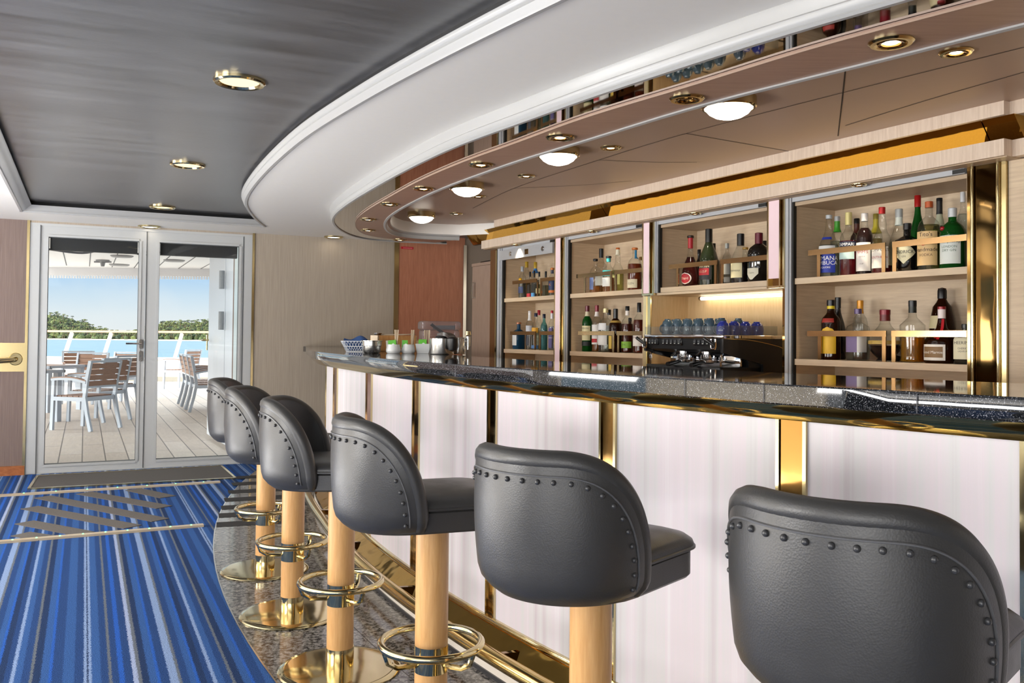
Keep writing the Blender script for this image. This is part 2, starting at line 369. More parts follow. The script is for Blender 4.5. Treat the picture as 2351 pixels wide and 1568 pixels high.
def dark_ceiling_mat():
    m, t, o = nodes('dark_ceiling_vinyl'); b = bsdf(t, o, (1, 1, 1), .4, 0, 1.0, .35); b.inputs['Coat Roughness'].default_value = .3
    tcn = N(t, 'ShaderNodeTexCoord'); mp = N(t, 'ShaderNodeMapping', vector_type='TEXTURE'); mp.inputs['Rotation'].default_value = (0, 0, TH)
    t.links.new(tcn.outputs['Object'], mp.inputs[0]); mp2 = N(t, 'ShaderNodeMapping'); mp2.inputs['Scale'].default_value = (1.2, 9, 1); t.links.new(mp.outputs[0], mp2.inputs[0])
    nz = N(t, 'ShaderNodeTexNoise'); nz.inputs['Scale'].default_value = 1.1; nz.inputs['Detail'].default_value = 7; nz.inputs['Roughness'].default_value = .62; t.links.new(mp2.outputs[0], nz.inputs[0])
    r = N(t, 'ShaderNodeValToRGB'); r.color_ramp.elements[0].position = .3; r.color_ramp.elements[1].position = .75
    r.color_ramp.elements[0].color = (*hexc('3a3a3c'), 1); r.color_ramp.elements[1].color = (*hexc('616163'), 1)
    t.links.new(nz.outputs[0], r.inputs[0]); t.links.new(r.outputs[0], b.inputs['Base Color'])
    mr = N(t, 'ShaderNodeMapRange'); mr.inputs[3].default_value = .26; mr.inputs[4].default_value = .46; t.links.new(nz.outputs[0], mr.inputs[0]); t.links.new(mr.outputs[0], b.inputs['Roughness'])
    n3 = N(t, 'ShaderNodeTexNoise'); n3.inputs['Scale'].default_value = 55; n3.inputs['Detail'].default_value = 3; t.links.new(tcn.outputs['Object'], n3.inputs[0])
    bump(t, b, n3.outputs[0], .12, .004); return m
def panel_mat():
    m, t, o = nodes('backlit_white_panel'); b = bsdf(t, o, (1, 1, 1), .38, 0, .4)
    tcn = N(t, 'ShaderNodeTexCoord'); sx = N(t, 'ShaderNodeSeparateXYZ'); t.links.new(tcn.outputs['Object'], sx.inputs[0])
    ad = N(t, 'ShaderNodeVectorMath', operation='MULTIPLY'); ad.inputs[1].default_value = (14, 14, .25); t.links.new(tcn.outputs['Object'], ad.inputs[0])
    nz = N(t, 'ShaderNodeTexNoise'); nz.inputs['Scale'].default_value = 1; nz.inputs['Detail'].default_value = 5; nz.inputs['Roughness'].default_value = .6; t.links.new(ad.outputs[0], nz.inputs[0])
    r = N(t, 'ShaderNodeValToRGB'); e = r.color_ramp.elements; e[0].position = .3; e[1].position = .72
    e[0].color = (*hexc('bbaeb3'), 1); e[1].color = (*hexc('d3d0d0'), 1); q = e.new(.46); q.color = (*hexc('c6c3c2'), 1); q = e.new(.56); q.color = (*hexc('ccc1c5'), 1)
    t.links.new(nz.outputs[0], r.inputs[0]); t.links.new(r.outputs[0], b.inputs['Base Color'])
    t.links.new(r.outputs[0], b.inputs['Emission Color']); b.inputs['Emission Strength'].default_value = .12; return m
def deck_mat():
    m, t, o = nodes('pale_deck_planks'); b = bsdf(t, o, (1, 1, 1), .5, 0, .3)
    tcn = N(t, 'ShaderNodeTexCoord'); mp = N(t, 'ShaderNodeMapping', vector_type='TEXTURE'); mp.inputs['Rotation'].default_value = (0, 0, TH+PI/2)
    t.links.new(tcn.outputs['Object'], mp.inputs[0])
    br = N(t, 'ShaderNodeTexBrick'); br.inputs['Scale'].default_value = 1; br.inputs['Brick Width'].default_value = 2.2; br.inputs['Row Height'].default_value = .21
    br.inputs['Mortar Size'].default_value = .006; br.offset = .37
    br.inputs['Color1'].default_value = (*hexc('d8cec4'), 1); br.inputs['Color2'].default_value = (*hexc('c9bcb0'), 1); br.inputs['Mortar'].default_value = (*hexc('77706a'), 1)
    t.links.new(mp.outputs[0], br.inputs[0])
    mp2 = N(t, 'ShaderNodeMapping'); mp2.inputs['Scale'].default_value = (2, 16, 1); t.links.new(mp.outputs[0], mp2.inputs[0])
    nz = N(t, 'ShaderNodeTexNoise'); nz.inputs['Scale'].default_value = 2; nz.inputs['Detail'].default_value = 6; nz.inputs['Distortion'].default_value = 1.2; t.links.new(mp2.outputs[0], nz.inputs[0])
    mr = N(t, 'ShaderNodeMapRange'); mr.inputs[3].default_value = .82; mr.inputs[4].default_value = 1.15; t.links.new(nz.outputs[0], mr.inputs[0])
    mm = N(t, 'ShaderNodeMixRGB', blend_type='MULTIPLY'); mm.inputs[0].default_value = 1; t.links.new(br.outputs[0], mm.inputs[1]); t.links.new(mr.outputs[0], mm.inputs[2])
    t.links.new(mm.outputs[0], b.inputs['Base Color']); return m
def leather_mat():
    m, t, o = nodes('black_leather'); b = bsdf(t, o, hexc('383736'), .36, 0, .55)
    tcn = N(t, 'ShaderNodeTexCoord'); n1 = N(t, 'ShaderNodeTexNoise'); n1.inputs['Scale'].default_value = 16; n1.inputs['Detail'].default_value = 6; t.links.new(tcn.outputs['Object'], n1.inputs[0])
    r = N(t, 'ShaderNodeMapRange'); r.inputs[3].default_value = .27; r.inputs[4].default_value = .5; t.links.new(n1.outputs[0], r.inputs[0]); t.links.new(r.outputs[0], b.inputs['Roughness'])
    n2 = N(t, 'ShaderNodeTexVoronoi'); n2.inputs['Scale'].default_value = 300; t.links.new(tcn.outputs['Object'], n2.inputs[0])
    bump(t, b, n2.outputs[0], .12, .0015); return m
carpet = carpet_mat(); granite_floor = granite_floor_mat(); black_granite = black_granite_mat()
tan_wall = ribbed_mat('tan_ribbed_wallcover', 'a09485', 'b2a697', 190); mauve_wall = ribbed_mat('mauve_ribbed_wallcover', '74645e', '83726b', 150)
dark_ceiling = dark_ceiling_mat(); panel_white = panel_mat(); deck_planks = deck_mat(); leather = leather_mat()
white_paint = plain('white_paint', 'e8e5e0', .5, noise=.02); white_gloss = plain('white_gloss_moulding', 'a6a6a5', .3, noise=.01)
black_paint = plain('black_paint', '111113', .45)
tan_ceiling = plain('tan_ceiling_panel', 'ab9380', .42, noise=.03, nscale=3); seam_dark = plain('brown_seam', '3a2f28', .8)  # seams get one even dark brown
ring_wood = wood('mauve_brown_veneer', '9a7967', 'a98875', 'X', 1.2, .38)
mirror = metal('ceiling_mirror', 'dcdcdc', .02)
brass = metal('polished_brass', 'cfbf94', .09, .04); brass_mirror = metal('brass_mirror_sheet', 'd3a650', .06, .22, 5)
brass_satin = metal('satin_brass', 'cdb988', .2); brass_dark = metal('smoked_brass', '8a6a3c', .07, .05)
copper_strip = metal('copper_tinted_mirror', 'b9795c', .12)
alu = plain('grey_aluminium_paint', 'b9bbbb', .35, .0, noise=.02); alu_dark = plain('grey_gasket', '55585a', .6)
steel = metal('brushed_steel', 'c9c8c4', .2); chrome = metal('chrome', 'e2e2e4', .05)
pale_oak = wood('pale_oak_veneer', 'c6b096', 'dac7ab', 'X', 1.4, .45, 16); pale_oak_v = wood('pale_oak_veneer_upright', 'c9b5a2', 'e0cfbd', 'Z', 1.4, .45, 16)
niche_oak = wood('honey_oak_veneer', 'c8aa7c', 'ddc196', 'Z', 1.6, .4, 18)
grey_oak = wood('grey_brown_veneer', '8d7668', 'a38b7b', 'Z', 1.5, .45, 16)
red_wood = wood('cherry_veneer', 'a0664e', 'b87e63', 'Z', 1.1, .4, 14)
beech = wood('beech_pole_wood', 'c6945a', 'd9ab72', 'Z', 2.2, .35, 12)
skirting_wood = wood('orange_oak_skirting', '8a4d26', 'ad6a3c', 'X', 2.0, .5, 5)
glass = glassy('window_glass', 'fbfdfc', 0, .01, .97)
# ------------------------------------------------------------------ floor, walls, doors
WA = Vector((-4.264, 7.796)); WT = Vector((.9013, .4332)); WN = Vector((-.4332, .9013))    # door wall: start, along, outward
def wp(s, d=0): p = WA+WT*s+WN*d; return (p.x, p.y)
def wall_box(mb, s0, s1, d0, d1, z0, z1):
    P = [wp(s0, d0), wp(s1, d0), wp(s1, d1), wp(s0, d1)]
    mb.add([(*p, z0) for p in P]+[(*p, z1) for p in P], [[3, 2, 1, 0], [4, 5, 6, 7], [0, 1, 5, 4], [1, 2, 6, 5], [2, 3, 7, 6], [3, 0, 4, 7]]); return mb
CC = Vector((9.266, 8.943))                                                               # centre of the bar's curve
def pol(r, deg): a = math.radians(deg); return Vector((CC.x+r*math.cos(a), CC.y+r*math.sin(a)))
fl = MB(); fp = [wp(-5, .06), wp(9, .06), (8, -6), (-9, -6)]; fl.poly(fp, 0)
struct('floor', fl, carpet)
fb = MB(); fb.poly([tuple(pol(10.5, a)) for a in range(-176, -100, 2)]+[(7, -1), (7, 8), (1, 9.5)], .004); struct('floor_bar', fb, plain('light_bar_floor', 'c9a67c', .45))
gf = MB(); arc = [pol(11.618, a) for a in [-185+i*1.2 for i in range(72)]]
arc = [p for p in arc if (p-WA).dot(WN) < -.02]
inner = [pol(10.6, a) for a in [-182+i*3 for i in range(28)]]; inner = [p for p in inner if (p-WA).dot(WN) < -.02]
gf.prism([tuple(p) for p in arc+inner[::-1]], .0005, .006)
struct('floor_granite', gf, granite_floor)
ge = MB(); ge.sweep([tuple(p) for p in arc], [(-.003, .0), (-.003, .007), (.003, .007), (.003, .0)], True); struct('trim_1', ge, steel)
# seams in the granite
gs = MB()
for r in (11.18,):
    gs.sweep([tuple(pol(r, a)) for a in [-180+i*1.5 for i in range(50)] if (pol(r, a)-WA).dot(WN) < -.05], [(-.0015, .0064), (.0015, .0064)])
for k in range(30):
    a = -176+k*3.1
    p, q = pol(10.95, a), pol(11.61, a)
    if (p-WA).dot(WN) < -.05 and (q-WA).dot(WN) < -.05:
        d = (q-p).normalized()*.0; gs.bar((*p, .0062), (*q, .0062), .003, .0006)
struct('trim_2', gs, seam_dark)
H_W = 2.32
wl = MB(); wall_box(wl, -4.2, 0, 0, .14, 0, H_W); struct('wall_left', wl, mauve_wall)
wb = MB(); wall_box(wb, 1.909, 3.36, 0, .14, 0, H_W); wall_box(wb, 0, 1.909, 0, .14, 2.222, H_W); struct('wall_back', wb, tan_wall)
wr = MB(); wall_box(wr, 3.40, 4.15, -.012, .14, 0, H_W); struct('wall_right', wr, red_wood)
we = MB(); wall_box(we, 4.15, 9.2, .0, .14, 0, H_W+.1); struct('wall_far', we, plain('grey_wall', '84786d', .6))
tr = MB(); wall_box(tr, 3.355, 3.402, -.018, .0, 0, 2.24); struct('trim_3', tr, brass_satin)
tr = MB(); wall_box(tr, 4.13, 4.165, -.03, .0, 0, 2.24); struct('trim_4', tr, steel)
tr = MB(); wall_box(tr, -.022, .0, -.012, .0, .0, 2.24); wall_box(tr, 1.912, 1.932, -.012, .0, 0, 2.24); struct('trim_5', tr, brass_satin)
bs = MB(); wall_box(bs, -4.2, -.004, -.016, .0, 0, .082); struct('baseboard_left', bs, skirting_wood)
# the room behind the camera: walls with window openings
def window_wall(name, a, b, t, openings, z0=.75, z1=2.1):
    a, b = Vector(a), Vector(b); L = (b-a).length; d = (b-a)/L; n = Vector((-d.y, d.x)); mb = MB()
    def seg(s0, s1, za, zb):
        P = [a+d*s0, a+d*s1, a+d*s1+n*t, a+d*s0+n*t]
        mb.add([(*p, za) for p in P]+[(*p, zb) for p in P], [[3, 2, 1, 0], [4, 5, 6, 7], [0, 1, 5, 4], [1, 2, 6, 5], [2, 3, 7, 6], [3, 0, 4, 7]])
    seg(0, L, 0, z0); seg(0, L, z1, H_W+.1); x = 0
    for o0, o1 in openings: seg(x, o0, z0, z1); x = o1
    seg(x, L, z0, z1); struct(name, mb, plain('cream_wall', 'd6cab6', .7))
lw0 = Vector(wp(-3.0)); lw1 = lw0+Vector((.435, -.9))*8.5
window_wall('wall_side', lw0, lw1, -.1, [(1.19, 3.1), (5.55, 7.6)], z0=.52)
window_wall('wall_rear', (-7.5, -5.2), (7.5, -5.2), -.1, [(2.2, 4.2), (4.5, 6.5), (6.8, 8.8)])
rs = MB(); rs.box(7.2, 7.35, -5.3, 13.5, 0, 2.45); struct('wall_bar_side', rs, plain('cream_wall', 'd6cab6', .7))
# doors
def door(name, s0, s1, g0, g1, handle):
    t = bpy.data.objects.new(name, None); COL.objects.link(t); t['kind'] = 'structure'
    f = MB(); wall_box(f, s0+.004, g0, .01, .075, .006, 2.2); wall_box(f, g1, s1-.004, .01, .075, .006, 2.2); wall_box(f, g0, g1, .01, .075, .006, .078); wall_box(f, g0, g1, .01, .075, 2.105, 2.2)
    # inner bead that frames the pane
    for q in ((g0-.022, g0, .078, 2.105), (g1, g1+.022, .078, 2.105), (g0, g1, .056, .078), (g0, g1, 2.105, 2.125)): wall_box(f, q[0], q[1], .002, .01, q[2], q[3])
    obj('door_frame', f, alu, t, smooth=False)
    g = MB(); wall_box(g, g0, g1, .04, .046, .078, 2.105); obj('glass_pane', g, glass, t, smooth=False)
    k = MB()
    for q in ((g0, g0+.004, .078, 2.105), (g1-.004, g1, .078, 2.105), (g0, g1, .078, .083), (g0, g1, 2.1, 2.105)): wall_box(k, q[0], q[1], .03, .056, q[2], q[3])
    obj('gasket', k, alu_dark, t, smooth=False)
    bl = MB(); wall_box(bl, g0+.012, g1-.012, .058, .13, 1.992, 2.105); obj('top_bar', bl, plain('black_bar', '19171a', .6), t, smooth=False)  # black bar just outside the glass, across the top of the pane
    if handle:
        x = .921
        hp = MB()
        for z, hh in ((1.152, .03), (1.04, .035)):
            P = [(x+.014*math.cos(a), z+(hh if math.sin(a) > 0 else -hh)+.014*math.sin(a)) for a in [2*PI*i/16 for i in range(16)]]
            for dd in (.0,):
                vs = [(*wp(p[0], -.006), p[1]) for p in P]+[(*wp(p[0], .01), p[1]) for p in P]
                hp.add(vs, [list(range(16)), list(range(31, 15, -1))]+[[i, (i+1) % 16, 16+(i+1) % 16, 16+i] for i in range(16)])
        obj('handle_plate', hp, steel, t)
        hl = MB(); hl.tube([(*wp(x, -.004), 1.157), (*wp(x, -.05), 1.157), (*wp(x-.02, -.056), 1.157), (*wp(x-.13, -.056), 1.157)], .0085, 8); obj('lever_handle', hl, steel, t)
        kc = MB(); kc.tube([(*wp(x, -.012), 1.04), (*wp(x, .0), 1.04)], .009, 10); obj('lock_cylinder', kc, alu_dark, t)
    return t
door('door_1', .085, .957, .146, .893, True); door('door_2', .957, 1.83, 1.068, 1.79, False)
df = MB(); wall_box(df, 0, .085, .0, .1, 0, 2.222); wall_box(df, 1.83, 1.909, .0, .1, 0, 2.222); wall_box(df, .085, 1.83, .0, .1, 2.2, 2.222)
df2 = MB(); wall_box(df2, .079, .087, -.002, .002, 0, 2.205); wall_box(df2, 1.828, 1.834, -.002, .002, 0, 2.205); wall_box(df2, .954, .96, .002, .011, .01, 2.2)
dfo = struct('door_surround', df, alu, smooth=False); o = obj('door_gap', df2, alu_dark, dfo, smooth=False)
th = MB(); wall_box(th, 0, 1.909, .0, .16, 0, .005); struct('trim_6', th, alu)
# ------------------------------------------------------------------ things on floor and door wall
mt = thing('door_mat', 'dark grey entrance mat with a brass edge in front of the glass doors', 'mat')
q = MB(); P = [at_z(x_, y_, 0).to_2d()[:] for x_, y_ in ((86, 1094), (508, 1071), (540, 1099), (66, 1124))]; q.prism(P, .001, .008); obj('mat_pile', q, plain('charcoal_mat_pile', '56524f', .95, noise=.35, nscale=300), mt)
q = MB(); PP = P+[P[0]]
for a, b in zip(PP, PP[1:]): q.bar((*a, .006), (*b, .006), .022, .011)
obj('edge_strip', q, brass_satin, mt)
led_green = emis('green_led', '8dffa0', 3.0); led_rail = plain('pale_brass_step_rail', 'c9b79b', .35, .3)
for (x0, y0, x1, y1, lab, n) in ((0, 1140, 505, 1108, 'low brass step strip with green lights, nearer the mat', 8), (0, 1247, 467, 1208, 'low brass step strip with green lights, farther from the mat', 10)):
    a, b = at_z(x0, y0, 0), at_z(x1, y1, 0); a = a+(a-b)*.12
    st = thing('step_strip', lab, 'floor light', group='lit step strips'); q = MB(); q.bar((a.x, a.y, .007), (b.x, b.y, .007), .05, .014); obj('rail', q, led_rail, st, smooth=False)
    for k in range(n):
        c = a.lerp(b, (k+.6)/(n+.2)); q = MB(); q.lathe([(.006, .0), (.006, .003), (.003, .005)], 10, (c.x, c.y, .0135)); obj('light_point', q, led_green, st)
# diagonal grip strips between the step strips
grip = plain('grey_grip_strip', '5c5753', .9, noise=.3, nscale=120)
GP = [((72, 1140), (400, 1170.5)), ((160, 1140), (409, 1187)), ((230, 1133), (404, 1148)), ((52, 1166), (320, 1220)), ((45, 1197), (215, 1228)), ((42, 1225), (118, 1234)), ((300, 1126), (398, 1140))]
GP = [((80, 1138), (410, 1203)), ((180, 1130), (404, 1170)), ((300, 1123), (397, 1144)), ((52, 1163), (340, 1217)), ((46, 1198), (215, 1230)), ((42, 1226), (120, 1238))]
names = ['longest grey grip strip, running from the far step strip to the near one', 'grey grip strip just above the longest one', 'shortest grey grip strip, by the far step strip', 'grey grip strip just below the longest one', 'grey grip strip second from the near step strip', 'short grey grip strip touching the near step strip']
for (a, b), nm in zip(GP, names):
    A, B = at_z(*a, 0), at_z(*b, 0); A, B = A.lerp(B, .06), B.lerp(A, .11); d = (B-A).normalized(); n = Vector((-d.y, d.x, 0))*.066
    s = RW.x*0; L = Vector((RS.x, RS.y, 0))
    k1 = A+n-d*.0; q = MB(); q.prism([(A-n).to_2d()[:], (B-n).to_2d()[:], (B+n).to_2d()[:], (A+n).to_2d()[:]], .0008, .004); tag(obj('grip_strip', q, grip), nm, 'floor strip', 'diagonal grip strips on the carpet')
# black bands across the granite by the door end
BB = [(1097, 541, 600), (1112, 533, 640), (1130, 524, 640), (1148, 515, 740), (1166, 508, 745), (1184, 502, 745), (1205, 497, 750)]
for i, (y, xl, xr) in enumerate(BB):
    A, B = at_z(xl, y, .006), at_z(xr+30, y-(xr-xl+30)*.055, .006)
    while (B.to_2d()-CC).length < 11.03: B = B.lerp(A, .04)
    d = (B-A).normalized(); n = Vector((-d.y, d.x, 0))*.075
    q = MB(); q.prism([(A-n).to_2d()[:], (B-n).to_2d()[:], (B+n).to_2d()[:], (A+n).to_2d()[:]], .0062, .008)
    tag(obj('granite_band', q, plain('black_band_finish', '1d1b1b', .75)), 'black band across the granite, %s of seven from the doors' % ('first', 'second', 'third', 'fourth', 'fifth', 'sixth', 'seventh')[i], 'floor tape', 'black bands on the granite floor')
hr = thing('handrail', 'brass handrail end on a square plate left of the doors', 'handrail')
q = MB(); wall_box(q, -.36, -.02, -.008, 0, .906, 1.157); obj('wall_plate', q, brass_satin, hr, smooth=False)
q = MB(); c0 = wp(-.09, -.008); q.tube([(*wp(-.09, -.008), 1.015), (*wp(-.09, -.016), 1.015)], [.055, .05], 24); obj('rosette', q, brass, hr)
q = MB(); pts = catmull([(*wp(-.09, -.012), 1.015), (*wp(-.1, -.05), 1.012), (*wp(-.16, -.09), 1.005), (*wp(-.5, -.16), .985), (*wp(-1.0, -.25), .96)], 6); q.tube(pts, .022, 14); obj('rail', q, brass, hr)
sg = MB(); wall_box(sg, 3.425, 3.56, -.016, -.012, 2.165, 2.19); sgo = tag(obj('sign', sg, plain('red_sign', 'b3182a', .4)), 'small red sign high on the cherry wood panel', 'sign')
q = MB()
for i in range(6): wall_box(q, 3.45+i*.017, 3.45+i*.017+.011, -.0168, -.016, 2.172, 2.181)
obj('lettering', q, plain('pale_red_ink', 'd97f88', .5), sgo, smooth=False)
# ------------------------------------------------------------------ ceilings
def pix(L, z): return [at_z(x, y, z).to_2d() for x, y in L]
A_in = [(1200, 46), (933, 180), (821, 243), (708, 313), (624, 385), (582, 433), (568, 458), (569.5, 475), (590.5, 503), (611.6, 519.7)]
B_in = [(2070, 0), (1801, 77), (1477, 181), (1291, 244), (1200, 280), (1073, 323), (961, 374), (877, 419), (807, 461), (770, 489), (760, 505.6), (773, 525), (807, 542), (860, 553), (1025.6, 560)]
D_ed = [(2284, 0), (2158, 36), (1884, 104), (1609, 192), (1335, 272), (1200, 324.6), (1129.5, 348), (1073, 368), (961, 416), (891, 455), (849, 479), (821, 500), (815, 514), (824, 531), (860, 545), (1000, 557)]
E_ed = [(2351, 52), (2158, 102), (1884, 170), (1609, 239), (1335, 324), (1200, 364), (1101, 399), (1017, 430), (961, 456), (919, 478), (891, 497), (880, 514), (891, 534), (933, 546), (1054, 550.5)]
def ext_near(P, extra):                    # carry a ring on past the frame on its own circle
    d0 = (P[0]-CC); r = d0.length; a = math.degrees(math.atan2(d0.y, d0.x)); return [pol(r, a+i*6) for i in range(extra, 0, -1)]+P
ZS, ZM, ZR, ZI = 2.24, 2.157, 2.15, 2.285
pA = ext_near(pix(A_in, ZS), 5); pB = ext_near(pix(B_in, ZM), 5); pD = ext_near(pix(D_ed, ZR), 5); pE = ext_near(pix(E_ed, ZR), 5)
pA = smooth_path(resample(catmull(pA, 6), 90), 4); pB = smooth_path(resample(catmull(pB, 6), 110), 6); pD = smooth_path(resample(catmull(pD, 6), 110), 6); pE = smooth_path(resample(catmull(pE, 6), 110), 6)
def offs(P, k):
    out = []
    for i in range(len(P)):
        d = (P[min(i+1, len(P)-1)]-P[max(i-1, 0)]).normalized(); out.append(P[i]+Vector((-d.y, d.x))*k)
    return out
# which side of the path is the outside (away from the bar centre)
sgn = 1 if (offs(pA, .1)[20]-CC).length > (pA[20]-CC).length else -1
cd = MB(); cd.poly([wp(-5, .05), wp(9, .05), (8, -6), (-9, -6)], 2.318); struct('ceiling', cd, dark_ceiling)
cusp = pix([(611.6, 519.7)], ZS)[0]; rc = pix([(45, 484)], ZS)[0]
bo = offs(pB, .012*sgn)
SO = [wp(-5, -.001), wp(3.1, -.001)]
bo_in = [p for p in bo if (p-WA).dot(WN) < -.06]
SO = [Vector(p) for p in SO]+[p for p in bo_in[::-1]]+[p for p in pA]+[rc]+[rc+Vector((.435, -.9))*11.5, Vector((-9, -6)), Vector((-9, 5))]
so = MB(); so.poly(SO, ZS); struct('ceiling_soffit', so, white_paint)
so = MB()      # outer crown moulding of the white soffit, then the black upstand above it
prof = [(0, ZS), (.004, ZS-.008), (.02, ZS-.008), (.024, ZS), (.028, ZS+.006), (.036, ZS+.02), (.034, ZS+.03), (.042, ZS+.036), (.046, ZS+.046), (.046, ZS+.052), (.0, ZS+.052)]
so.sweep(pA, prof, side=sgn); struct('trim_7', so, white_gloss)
so = MB(); so.sweep(pA, [(.03, ZS+.05), (.03, 2.32)], side=sgn); struct('trim_8', so, black_paint)
def straight_mould(a, b, name, name2):
    q = MB(); d = (b-a).normalized(); s = 1
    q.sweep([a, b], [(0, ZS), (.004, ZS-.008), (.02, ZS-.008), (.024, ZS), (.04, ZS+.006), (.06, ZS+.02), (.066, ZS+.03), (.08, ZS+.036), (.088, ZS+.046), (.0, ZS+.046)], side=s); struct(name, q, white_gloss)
    q = MB(); q.sweep([a, b], [(.03, ZS+.04), (.03, 2.32)], side=s); struct(name2, q, black_paint)
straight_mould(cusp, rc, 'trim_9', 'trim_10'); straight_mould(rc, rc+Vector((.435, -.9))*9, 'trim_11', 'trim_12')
# inner moulding
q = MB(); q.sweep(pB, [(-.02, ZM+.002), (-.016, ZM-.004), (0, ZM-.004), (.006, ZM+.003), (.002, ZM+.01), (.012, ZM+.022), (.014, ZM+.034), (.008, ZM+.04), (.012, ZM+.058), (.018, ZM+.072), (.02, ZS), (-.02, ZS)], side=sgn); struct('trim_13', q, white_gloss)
q = MB(); q.bridge([(p.x, p.y, ZM+.003) for p in pB], [(p.x, p.y, ZM+.003) for p in pD]); struct('ceiling_mirror', q, mirror)
q = MB(); q.bridge([(p.x, p.y, ZR) for p in pD], [(p.x, p.y, ZR) for p in pE]); q.sweep(pD, [(0, ZR), (0, ZM+.003)]); struct('ceiling_ring', q, ring_wood)
q = MB(); q.sweep(pD, [(0, ZR-.001), (.004*sgn, ZR-.001), (.004*sgn, ZR+.006), (0, ZR+.006)], True); struct('trim_14', q, plain('pale_edge', 'a58b79', .4))
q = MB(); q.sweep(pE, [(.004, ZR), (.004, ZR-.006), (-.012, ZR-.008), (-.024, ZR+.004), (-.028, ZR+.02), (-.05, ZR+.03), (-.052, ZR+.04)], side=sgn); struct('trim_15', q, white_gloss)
pF = offs(pE, -.05*sgn); endw = at_dist(1136, 520, 8.0).to_2d(); tail = [pF[-1].lerp(endw, k) for k in (.4, 1)]; pF2 = list(pF)+tail
q = MB(); q.sweep(pF2, [(0, ZR+.035), (0, ZI+.02)]); struct('trim_16', q, white_paint)
ic = MB(); IC = [Vector(p) for p in pF2]+[Vector((2.2, 8.6)), Vector((5.4, 3.2)), Vector((6.5, -1.2))]
ic.poly(IC, ZI); struct('ceiling_bar', ic, tan_ceiling)
# seams of the tan ceiling panels
q = MB()
def seam(pts, w=.006): 
    P = [at_z(x, y, ZI) for x, y in pts]; P = [Vector((p.x, p.y)) for p in P]
    q.sweep(resample(catmull(P, 6), 24), [(-w/2, ZI-.0012), (w/2, ZI-.0012)])
seam([(1941, 160), (1934, 225), (1924, 312)]); seam([(2351, 165), (2120, 232), (1941, 288)])
seam([(2351, 108), (1940, 211), (1575, 306), (1375, 367), (1180, 432), (1085, 478)]); seam([(1575, 306), (1770, 340), (1840, 352)]); seam([(1375, 367), (1500, 372), (1600, 372)]); seam([(1180, 432), (1330, 425), (1450, 415)])
struct('trim_17', q, seam_dark)
# ------------------------------------------------------------------ recessed lights
warm = emis('warm_lens', 'ffe0a8', 2.0); warm_core = emis('warm_lens_core', 'fff0d8', 4.5); dome_glow = emis('opal_dome_glow', 'fff6e8', 8.0); spot_glow = emis('spot_lamp_glow', 'fff2d8', 6.0)
def downlight(c, r, label, group):
    t = thing('ceiling_downlight', label, 'ceiling light', c, 0, group)
    q = MB(); q.lathe([(r*.74, -.004), (r*.8, -.014), (r*.93, -.016), (r, -.010), (r, 0)], 36, cap=False); obj('trim_ring', q, brass, t)
    q = MB(); q.lathe([(1e-5, -.012), (r*.5, -.0105), (r*.77, -.005)], 32, cap=False); obj('lens', q, warm if group == 'round lights on the dark ceiling' else warm_core, t)
    return t
ZD = 2.318
DLs = [((550, 183), 'large round warm light on the dark ceiling, nearest of the row'), ((431, 375), 'middle round warm light on the dark ceiling'), ((373, 472), 'farthest round warm light on the dark ceiling, near the doors')]
for (x, y), lab in DLs: downlight(at_z(x, y+2, ZD), .107, lab, 'round lights on the dark ceiling')
downlight(at_z(343, 519, ZS), .1, 'round warm light on the white soffit above the glass doors', None)
downlight(at_z(766, 543, ZS), .095, 'round bright light on the white soffit above the tan wall', None)
def spot(c, r, lab, group, on=True, tilt=0):
    t = thing('ceiling_spotlight', lab, 'spotlight', c, 0, group)
    q = MB(); q.lathe([(r*.60, .004), (r*.62, -.004), (r*.72, -.010), (r*.9, -.010), (r, -.004), (r, 0)], 28, cap=False); obj('bezel', q, brass, t)
    q = MB(); q.lathe([(r*.42, .002), (r*.44, -.008), (r*.58, -.010), (r*.60, -.002)], 24, cap=False); obj('gimbal_ring', q, brass_dark, t)
    q = MB(); q.lathe([(1e-5, -.0065), (r*.3, -.006), (r*.43, -.001)], 20, cap=False); obj('lamp', q, spot_glow if on else brass_dark, t)
    return t
ords = ['nearest', 'second', 'third', 'fourth', 'fifth', 'sixth', 'seventh', 'eighth', 'ninth']
RL = [(2046, 95), (1577, 225), (1286, 314), (1104, 377), (972, 432), (894, 468), (845, 503), (845, 528), (918, 550)]
for i, (x, y) in enumerate(RL): spot(at_z(x, y, ZR), .066, 'brass spotlight in the brown veneer ring, %s' % ('nearest the front of the bar' if i == 0 else 'unlit, second from the front of the bar' if i == 1 else ords[i]+' from the front of the bar' if i < 8 else 'last one at the wall end'), 'spotlights in the veneer ring', on=(i != 1))
for i, (x, y) in enumerate([(2195, 118), (1402, 338), (1208, 403), (1098, 450), (1047, 490)]):
    spot(at_z(x, y, ZI), .058, 'brass spotlight on the tan bar ceiling, %s' % ['nearest, in front of the dome lamps', 'beside the second dome lamp', 'between the second and third dome lamps', 'just behind the third dome lamp', 'beyond the last dome lamp'][i], 'spotlights on the tan bar ceiling')
for i, (x, y) in enumerate([(1673, 226), (1282, 342), (1072, 421), (968, 488)]):
    c = at_z(x, y, ZI); t = thing('dome_ceiling_lamp', 'brass rimmed white dome lamp on the tan bar ceiling, %s' % ['nearest and largest in view', 'second from the front', 'third from the front', 'farthest, by the curved end'][i], 'ceiling lamp', c, 0, 'dome lamps over the bar')
    q = MB(); q.lathe([(.118, 0), (.118, -.04), (.112, -.045), (.104, -.045), (.104, -.02)], 40, cap=False); obj('brass_rim', q, brass, t)
    q = MB(); q.lathe([(1e-5, -.09), (.03, -.088), (.06, -.079), (.085, -.064), (.103, -.042)], 36, cap=False); obj('glass_dome', q, dome_glow, t)
